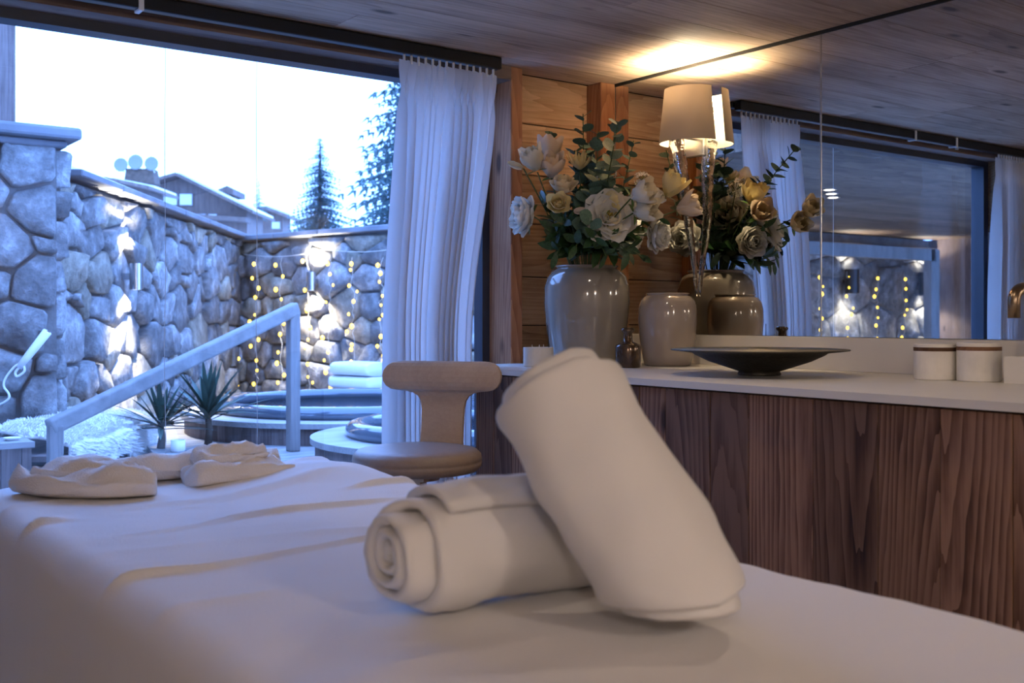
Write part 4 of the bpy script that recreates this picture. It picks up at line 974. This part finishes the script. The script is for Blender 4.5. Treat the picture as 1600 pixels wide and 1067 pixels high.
# arc 1 from far back (towards wall) round the left/front to the notch, arc 2 from the notch to the front right
outl = []
sa = math.radians(100); ea = base - a1 + 2*PI if base - a1 < sa else base - a1
for k in range(41): outl.append(T1 + V((math.cos(sa+(ea-sa)*k/40), math.sin(sa+(ea-sa)*k/40), 0))*RP1)
sa2 = base+PI+a2; ea2 = math.radians(300)
while sa2 > PI*1.5: sa2 -= 2*PI
while ea2 < sa2: ea2 += 2*PI
for k in range(1, 31): outl.append(T2 + V((math.cos(sa2+(ea2-sa2)*k/30), math.sin(sa2+(ea2-sa2)*k/30), 0))*RP2)
narc = len(outl)
def wallx(yv): return C.x + dB.x/dB.y*(yv-C.y)
e1_ = outl[-1]; outl2 = [V((wallx(e1_.y)-0.12, e1_.y, 0)), V((wallx(outl[0].y+0.9)-0.12, outl[0].y+0.9, 0)), V((outl[0].x+0.2, outl[0].y+0.9, 0))]
full = outl + outl2
MB().prism([(p.x, p.y) for p in full], (1,0,0), (0,1,0), (0,0,TZ-0.035), (0,0,0.035)).build('platform_top', 'deck', pf)
acc = []
for a, b_ in zip(outl, outl[1:]):
    nseg = max(1, round((b_-a).length/0.11))
    for k in range(nseg): acc.append((a.lerp(b_, k/nseg), a.lerp(b_, (k+1)/nseg)))
for a, b_ in acc:
    d = (b_-a); L_ = d.length; d.normalize(); inn = V((-d.y, d.x, 0))
    MB().prism([(0.002, DZ+0.001), (L_-0.002, DZ+0.001), (L_-0.002, TZ-0.036), (0.002, TZ-0.036)], d, (0,0,1), a+inn*0.03, inn*0.02).build('plank', 'tubplank', pf)
def hot_tub(c, r_, label):
    t = empty('hot_tub', (c.x, c.y, TZ), label, 'hot tub', 'hot tubs in the platform')
    MB().lathe([(r_-0.13,0.002),(r_-0.125,0.06),(r_-0.11,0.082),(r_-0.07,0.092),(r_-0.025,0.082),(r_,0.055),(r_+0.004,0.025),(r_-0.01,0.002)], (c.x,c.y,TZ), 96, closed=True).build('rim', 'tub', t, smooth=True)
    MB().lathe([(r_-0.129,0.014),(r_-0.15,0.006),(r_-0.18,0.004)], (c.x,c.y,TZ), 96).build('inner_lip', 'tub', t, smooth=True)
    mb = MB(); mb.grid(lambda u, v: V((c.x+(r_-0.15)*v*math.cos(2*PI*u), c.y+(r_-0.15)*v*math.sin(2*PI*u), TZ+0.006+0.003*fbm((u*9, v*5, r_), 3))), 72, 14, wrap=True)
    mb.build('water', 'water', t, smooth=True); return t
hot_tub(T1, RT1, 'large round hot tub set in the timber platform, farther from the window')
hot_tub(T2, RT2, 'smaller round hot tub nearer the window, partly behind the stool')
# folded towels on the platform
tp_ = V((*hit(566, C+nB*0.55, dB)[:2], 0))
for k in range(2):
    c = tp_ + V((0, 0, TZ+0.001+k*0.135)); sdv = dB; ds = 0.30-0.02*k
    mb = MB()
    def fn(u, v, c=c, ds=ds, k=k):
        a = 2*PI*u; cs, sn = math.cos(a), math.sin(a)
        hw = 0.20; hh = 0.066
        yl = math.copysign(abs(cs)**0.45, cs)*hw; zl = math.copysign(abs(sn)**0.6, sn)*hh + hh
        e = min(v, 1-v)/0.06; tap = 0.86+0.14*math.sqrt(max(0, 1-(1-min(1, e))**2))
        return c + dB*((v-0.5)*2*ds) + nB*(yl*tap) + V((0, 0, zl*(0.96+0.04*tap) + 0.006*fbm((v*6, a, k), 3)*(1 if zl > hh else 0)))
    mb.grid(fn, 40, 24, wrap=True); nn = 40
    mb.f += [tuple(range(nn)), tuple(23*nn+i for i in reversed(range(nn)))]
    tag(mb.build('folded_bath_towel', 'towelout', None, smooth=True), ['lower of two folded white towels by the stone wall behind the tubs', 'upper of two folded white towels by the stone wall behind the tubs'][k], 'towel', 'folded towels by the tubs')
# handrail
pr = P(458, 705, 6.89); pl = P(86, 660, 5.6)
hr = empty('handrail', (pr.x, pr.y, DZ), 'silvered wooden handrail sloping up to the deck', 'handrail')
tr_ = V((pr.x, pr.y, P(458, 484, 6.89).z)); tl_ = V((pl.x, pl.y, P(86, 664, 5.6).z))
mb = MB(); 
path = [tl_ + (tl_-tr_).normalized()*0.03, tl_, tr_ + (tl_-tr_)*0.03, tr_ + (tl_-tr_)*0.008 + V((0,0,-0.006)), tr_+V((0,0,-0.03)), V((tr_.x, tr_.y, tr_.z-0.07))]
MB().beam(tl_ + (tl_-tr_).normalized()*0.035, tr_ + (tr_-tl_).normalized()*0.03, 0.072, 0.085).build('rail', 'greyrail', hr, bevel=0.015, seg=3)
MB().box((tr_.x-0.036, tr_.y-0.036, DZ), (tr_.x+0.036, tr_.y+0.036, tr_.z-0.02)).build('post', 'greywood', hr, bevel=0.008, seg=2)
MB().box((tl_.x-0.036, tl_.y-0.036, GZ+0.001), (tl_.x+0.036, tl_.y+0.036, tl_.z+0.0)).build('post', 'greywood', hr, bevel=0.008, seg=2)
# bench and sheepskin
BT = CAMZ-0.74
bf = A + nL*0.47
bn = empty('bench', bf - dL*0.6 + V((0,0,GZ)), 'plank-clad timber bench along the stone wall', 'bench')
s0, s1 = -1.25, 0.62
MB().prism([(s0+0.03, GZ), (s1-0.03, GZ), (s1-0.03, BT-0.03), (s0+0.03, BT-0.03)], dL, (0,0,1), V((bf.x, bf.y, 0))-nL*0.03, -nL*0.33).build('carcass', 'blackgap', bn)
s_ = s0
while s_ < s1-0.02:
    e = min(s_+0.115, s1); MB().prism([(s_+0.002, GZ+0.01), (e-0.002, GZ+0.01), (e-0.002, BT-0.031), (s_+0.002, BT-0.031)], dL, (0,0,1), V((bf.x, bf.y, 0)), -nL*0.022).build('plank', 'tubplank', bn); s_ = e
for k in range(3):
    MB().prism([(s0-0.01, BT-0.03), (s1+0.01, BT-0.03), (s1+0.01, BT), (s0-0.01, BT)], dL, (0,0,1), V((bf.x, bf.y, 0))+nL*(0.02-0.127*k), -nL*0.122).build('seat_board', 'tubplank', bn)
mb = MB()
def fnf(u, v):
    s_ = -1.15+1.62*u; a = v   # v: 0 front hem hanging down .. 1 back at the wall
    edge = min(u, 1-u)
    hang = 0.20+0.06*math.sin(u*9)+0.04*fbm((u*5, 1, 1), 2)
    if v < 0.3:
        off = 0.05; z_ = BT + 0.03 - hang*(0.3-v)/0.3*(0.4+0.6*min(1, edge*5))
    else:
        off = 0.05 - (v-0.3)/0.7*0.40; z_ = BT+0.045+0.05*math.sin((v-0.3)/0.7*PI) + 0.09*max(0, (v-0.72)/0.28)
    bump = 0.008*fbm((u*14, v*10, 3), 3) + 0.03*fbm((u*4, v*3, 8), 2)
    tap = min(1, edge*14)
    return V((bf.x, bf.y, 0)) + dL*s_ + nL*(off+max(-0.02, bump)*tap+0.012) + V((0, 0, z_ + abs(bump)*tap))
mb.grid(fnf, 90, 44); fz = mb.build('sheepskin', 'fleece', None, smooth=True)
md = fz.modifiers.new('thick', 'SOLIDIFY'); md.thickness = 0.015; md.offset = -1
tag(fz, 'fluffy white sheepskin thrown over the bench', 'sheepskin')
# fluffy tufts of the fleece
me = fz.data; tf = MB(); rnd = random.Random(5)
for p in me.polygons:
    for q in range(6):
        c = p.center + V((rnd.uniform(-.012,.012), rnd.uniform(-.012,.012), rnd.uniform(-.005,.005))) + fz.location; nn = p.normal if p.normal.z > -0.2 else -p.normal
        if nn.dot(nL) < -0.3 and nn.z < 0.3: nn = -nn
        tip = c + nn*rnd.uniform(0.015, 0.04) + V((rnd.uniform(-.02,.02), rnd.uniform(-.02,.02), -0.012))
        sdv = nn.orthogonal().normalized()*0.006
        tf.add([c-sdv, c+sdv, tip], [(0,1,2)])
o = tf.build('fleece_tufts', 'fleece', fz); o['kind'] = 'stuff'
# side box with dish at the far left
sb = empty('plank_box', (1.2, 5.6, GZ), 'plank-clad box at the far left beside the bench', 'box')
q = P(50, 690, 5.65); bxx0, bxx1, byy0 = q.x-0.75, q.x, q.y
MB().box((bxx0+0.02, byy0+0.02, GZ), (bxx1-0.02, byy0+0.38, q.z-0.03)).build('carcass', 'blackgap', sb)
x = bxx0
while x < bxx1-0.02:
    MB().box((x+0.002, byy0, GZ+0.01), (min(x+0.1, bxx1)-0.002, byy0+0.02, q.z-0.031)).build('plank', 'tubplank', sb); x += 0.1
for k in range(4): MB().box((bxx1-0.022, byy0+0.021+k*0.09, GZ+0.01), (bxx1, byy0+0.021+k*0.09+0.086, q.z-0.031)).build('plank', 'tubplank', sb)
for k in range(4): MB().box((bxx0-0.01, byy0-0.012+k*0.104, q.z-0.03), (bxx1+0.012, byy0-0.012+k*0.104+0.1, q.z)).build('top_board', 'deck', sb)
tag(MB().lathe([(0,0),(0.03,0),(0.045,0.015),(0.042,0.016),(0.028,0.004),(0,0.004)], (q.x-0.07, q.y+0.13, q.z), 32).build('glass_dish', 'whiteplastic', None, smooth=True), 'small round white dish on the plank box', 'dish')
# cups
def cup(c, r_, h, label):
    tag(MB().lathe([(0,0),(r_*0.85,0),(r_,h*0.15),(r_,h),(r_*0.9,h),(r_*0.88,h*0.2),(0,h*0.15)], c, 32).build('candle_cup', 'whiteplastic', None, smooth=True), label, 'cup', 'white candle cups outside')
c = P(243, 683, 7.0); 
q2 = V((2.36, 6.78, DZ)); cup(q2, 0.045, 0.075, 'white cup on the deck edge between the two yuccas')
cup(V((1.80, 6.30, DZ-0.089)), 0.038, 0.125, 'white cup on the step in front of the bench')
# yuccas
def yucca(base, h, n_, ll, label, seed):
    rnd = random.Random(seed); root = empty('yucca', base, label, 'plant', 'potted yuccas on the deck edge'); base = V(base)
    MB().tube([base, base+V((0.01,0,h*0.5)), base+V((0.0,0.01,h))], [0.028, 0.024, 0.02], 8).build('trunk', 'bark', root, smooth=True)
    for k in range(n_):
        a = k*2.4+rnd.uniform(-.2,.2); el = math.radians(rnd.uniform(-5, 78)); L_ = ll*rnd.uniform(.75, 1.1)
        d = V((math.cos(a)*math.cos(el), math.sin(a)*math.cos(el), math.sin(el))); s0 = base+V((0,0,h*rnd.uniform(.75,1.0))); sdv = d.cross(V((0,0,1))).normalized(); nn = sdv.cross(d)
        mb = MB(); vs = []
        for q_ in range(6):
            t = q_/5; p = s0 + d*L_*t + V((0,0,-0.10*L_*t*t)); wv = 0.019*(math.sin(PI*min(1, t*0.8+0.2))**0.8)*(1 if q_ < 5 else 0.05)
            vs += [p-sdv*wv+nn*wv*0.35, p, p+sdv*wv+nn*wv*0.35]
        fs = []
        for q_ in range(5):
            for j in range(2): fs.append((q_*3+j, q_*3+j+1, q_*3+j+4, q_*3+j+3))
        mb.add(vs, fs).build('leaf', 'yucca', root, smooth=True)
yucca((2.33, 7.02, DZ-0.0), 0.16, 40, 0.36, 'yucca nearer the bench, left of the white cup', 3)
yucca((2.62, 6.95, DZ-0.0), 0.22, 44, 0.44, 'taller yucca right of the white cup, by the platform', 8)
# hand wand with coiled cord on the wall at far left
wr_ = empty('shower_wand', P(38, 560, 6.3), 'white hand shower wand with a looped white hose, far left', 'shower')
hx0 = P(30, 574, 6.45); hx1 = P(74, 518, 6.45)
MB().tube([hx0, hx0.lerp(hx1, .3), hx1], [0.018, 0.023, 0.027], 12).build('handle', 'whiteplastic', wr_, smooth=True)
def PP(l): return [P(a, b_, 6.45) for a, b_ in l]
hose = PP([(30,574),(24,582),(27,588),(38,580),(36,571),(27,570),(18,578),(8,592),(6,604),(13,614),(14,622),(4,630),(-8,634)])
hose2 = []
for k in range(len(hose)-1):
    p0, p1, p2, p3 = hose[max(k-1,0)], hose[k], hose[k+1], hose[min(k+2, len(hose)-1)]
    for t in (0, .25, .5, .75): hose2.append(0.5*((2*p1)+(p2-p0)*t+(2*p0-5*p1+4*p2-p3)*t*t+(3*p1-p0-3*p2+p3)*t**3))
MB().tube(hose2, 0.007, 8).build('hose', 'whiteplastic', wr_, smooth=True)
MB().beam(hx1+V((0,0,-0.01)), V((hx1.x, 7.06, hx1.z-0.01)), 0.03, 0.03).build('wall_holder', 'steel', wr_)
# two thin cables hanging outside the window
for k, (pxx, lb) in enumerate(((258, 'thin pale cable hanging outside the window, left one'), (401, 'thin pale cable hanging outside the window, right one'))):
    pts = [P(pxx + 3*math.sin(j*0.9+k) * (j/20)**2 + j*0.3, 20+j*35, 3.62/0.93) for j in range(21)]
    u = (pxx-800)/FPX; r_ = F+R*u; D = 3.72/r_.y
    pts = [V((r_.x*D + 0.004*math.sin(j*0.9+k)*(j/20), 3.72, 2.2-j*0.1)) for j in range(22)]
    tag(MB().tube(pts, 0.0011, 5).build('hanging_cable', 'whiteplastic'), lb, 'cable', 'thin cables outside the window')
ev = MB().box((0.3, 3.70, 2.16), (3.2, 3.78, 2.26)).build('trim_4', 'soffit'); tag(ev, 'eaves board outside above the window', 'trim', kind='structure')

# ================================================================== BEYOND THE WALL
mb = MB()
def hill(u, v):
    D = 15.5+105*v; lat = (u-0.5)*2*(20+70*v); p = F*D + R*lat
    zz = CAMZ - 1.5 + 0.094*max(0, D-16) + 0.9*fbm((p.x*0.05, p.y*0.05, 0), 3)*min(1, v*4) - 0.02*max(0, lat)*0
    return V((p.x, p.y, zz))
tag(mb.grid(hill, 40, 40).build('snowy_hillside', 'snow', None, smooth=True), 'snowy hillside rising beyond the garden wall', 'hill', kind='structure')
def fr(D, px): return F*D + R*((px-800)/FPX*D)
def chalet(Dc, ax_px, left, right, ridge_y, eave_l, eave_r, base_y, depth, label, wins=()):
    root = empty('chalet', P(ax_px, base_y, Dc), label, 'building')
    s_ = Dc/FPX; ax0 = V((F.x, F.y, 0)); rt = V((R.x, R.y, 0))
    o = F*Dc + R*((ax_px-800)/FPX*Dc); o = V((o.x, o.y, CAMZ))
    def q(px, py): return ((px-ax_px)*s_, (HOR-py)*s_)
    lw, rw = left+14, right-16
    def yl(px): return ridge_y + (eave_l-ridge_y)*(ax_px-px)/(ax_px-left) if px < ax_px else ridge_y + (eave_r-ridge_y)*(px-ax_px)/(right-ax_px)
    MB().prism([q(lw, base_y), q(rw, base_y), q(rw, yl(rw)+3), q(ax_px, ridge_y+3), q(lw, yl(lw)+3)], rt, (0,0,1), o+ax0*1.2, ax0*depth).build('wall', 'chalet', root)
    for (a, b_) in ((left, ax_px), (right, ax_px)):
        ya, yb = (eave_l if a == left else eave_r), ridge_y
        r_ = MB().prism([q(a, ya), q(b_, yb), q(b_, yb+5), q(a, ya+5)], rt, (0,0,1), o, ax0*(depth+2)).build('roof_slope', 'chalet', root)
        MB().prism([q(a+(2 if a == left else -2), ya-0.3), q(b_, yb-0.3), q(b_, yb-3), q(a+(2 if a == left else -2), ya-4)], rt, (0,0,1), o+ax0*0.8, ax0*(depth+1)).build('snow', 'snow', r_)
    for (x0, x1, y0, y1) in wins:
        wn_ = MB().prism([q(x0-1.2, y1+1.2), q(x1+1.2, y1+1.2), q(x1+1.2, y0-1.2), q(x0-1.2, y0-1.2)], rt, (0,0,1), o+ax0*1.12, ax0*0.08).build('window', 'greywood', root)
        MB().prism([q(x0, y1), q(x1, y1), q(x1, y0), q(x0, y0)], rt, (0,0,1), o+ax0*1.06, ax0*0.05).build('pane', 'winpane', wn_)
    return root, q, rt, ax0, o
ch, q, rt, ax0, o = chalet(62, 274, 168, 394, 269, 299, 328, 385, 4, 'timber chalet with wide snowy gable roof above the left wall', [(247,267,300,317), (272,291,300,317), (300,312,332,348), (318,330,332,348), (255,275,334,350)])
MB().prism([q(210,329), q(385,340), q(385,347), q(210,336)], rt, (0,0,1), o-ax0*0.2, ax0*1.3).build('balcony', 'chalet', ch)
dm = MB().prism([q(318,286), q(333,280), q(343,285), q(343,294), q(318,294)], rt, (0,0,1), o+ax0*3, ax0*3).build('dormer', 'chalet', ch)
c2, q_2, _, _, _ = chalet(80, 415, 380, 452, 322, 330, 336, 372, 3, 'low snow-roofed house between the chalet and the spruces', [(392,404,345,355), (420,432,345,355)])
c3, q3, rt3, ax3, o3 = chalet(40, 165, 84, 232, 276, 285, 290, 420, 1.6, 'nearest house, snowy roof with a stone chimney')
chm = MB().prism([q3(164,277), q3(215,277), q3(211,252), q3(168,252)], rt3, (0,0,1), o3+ax3*1.9, ax3*0.7).build('chimney', 'bark', c3)
for k, (xx, yy_, rd) in enumerate(((162,247,11.5), (186,242.5,12.5), (212,245,11.5))):
    s_ = 40/FPX; cc = o3 + rt3*((xx-165)*s_) + V((0,0,(HOR-yy_)*s_)) + ax3*1.75
    mb = MB(); rad = rd*s_; vs = []; nn = 28
    mb.grid(lambda u, v: cc + (rt3*math.cos(2*PI*u)+V((0,0,1))*math.sin(2*PI*u))*rad*v + ax3*(0.06*(1-v*v)), nn, 6, wrap=True)
    d_ = mb.build('dish', 'dish', c3, smooth=True); md = d_.modifiers.new('t', 'SOLIDIFY'); md.thickness = 0.02
    MB().tube([cc+ax3*0.05, V((cc.x, cc.y, o3.z+(HOR-258)*s_))+ax3*0.35], 0.02, 6).build('dish_arm', 'steel', c3)
MB().tube([o3+rt3*((203-165)*40/FPX)+ax3*2.3+V((0,0,(HOR-255)*40/FPX)), o3+rt3*((203-165)*40/FPX)+ax3*2.3+V((0,0,(HOR-180)*40/FPX))], 0.010, 5).build('aerial', 'dish', c3)
# spruces
def spruce(px, top_y, base_y, D, halfw_px, label, lev, seed, droop=0.35, per=13):
    rnd = random.Random(seed); s_ = D/FPX; b0 = P(px, base_y, D); tz = P(px, top_y, D).z; H = tz-b0.z; RW = halfw_px*s_
    root = empty('spruce', b0, label, 'tree', 'spruces beyond the wall')
    MB().tube([b0, V((b0.x, b0.y, tz-0.03*H))], [RW*0.05, RW*0.008], 8).build('trunk', 'bark', root)
    mb = MB()
    for k in range(lev):
        t = (k+0.5)/lev; zc = b0.z + H*(0.04+0.95*t); rl_ = RW*(1-t)**0.8*rnd.uniform(.8, 1.1)+RW*0.03
        for j in range(per):
            a = 2*PI*j/per + k*1.1 + rnd.uniform(-.2,.2); L_ = rl_*rnd.uniform(.7, 1.12); d = V((math.cos(a), math.sin(a), 0)); sd_ = V((-d.y, d.x, 0)); z0 = zc+rnd.uniform(-.5,.5)*H/lev
            nst = max(4, int(7*(1-t)+3))
            for m_ in range(nst):
                f = (m_+0.4)/nst; p = V((b0.x, b0.y, z0)) + d*L_*f + V((0,0,-droop*L_*f*f + 0.12*L_*f**4)); wl_ = L_*0.28*(1-0.55*f)+0.03*RW
                for sg in (1, -1):
                    tip = p + sd_*sg*wl_ + d*wl_*0.5 + V((0,0,-wl_*rnd.uniform(.25,.6)))
                    mb.add([p - d*wl_*0.14, p + d*wl_*0.16, tip], [(0,1,2)])
                mb.add([p+sd_*wl_*.12, p-sd_*wl_*.12, p + d*L_*1.2/nst + V((0,0,-wl_*0.2))], [(0,1,2)])
                mb.add([p+d*wl_*.12, p-d*wl_*.12, p + V((rnd.uniform(-.1,.1)*wl_, rnd.uniform(-.1,.1)*wl_, -wl_*0.6))], [(0,1,2)])
    mb.build('foliage', 'spruce', root); return root
spruce(500, 214, 395, 42, 68, 'broad dark spruce in the gap between house and curtain', 26, 2, per=15)
spruce(404, 272, 345, 75, 20, 'small thin spruce beside the chalet roof', 13, 4, per=9)
spruce(655, -60, 470, 22, 150, 'tall near spruce whose branches reach out from behind the curtain', 36, 9, per=20)
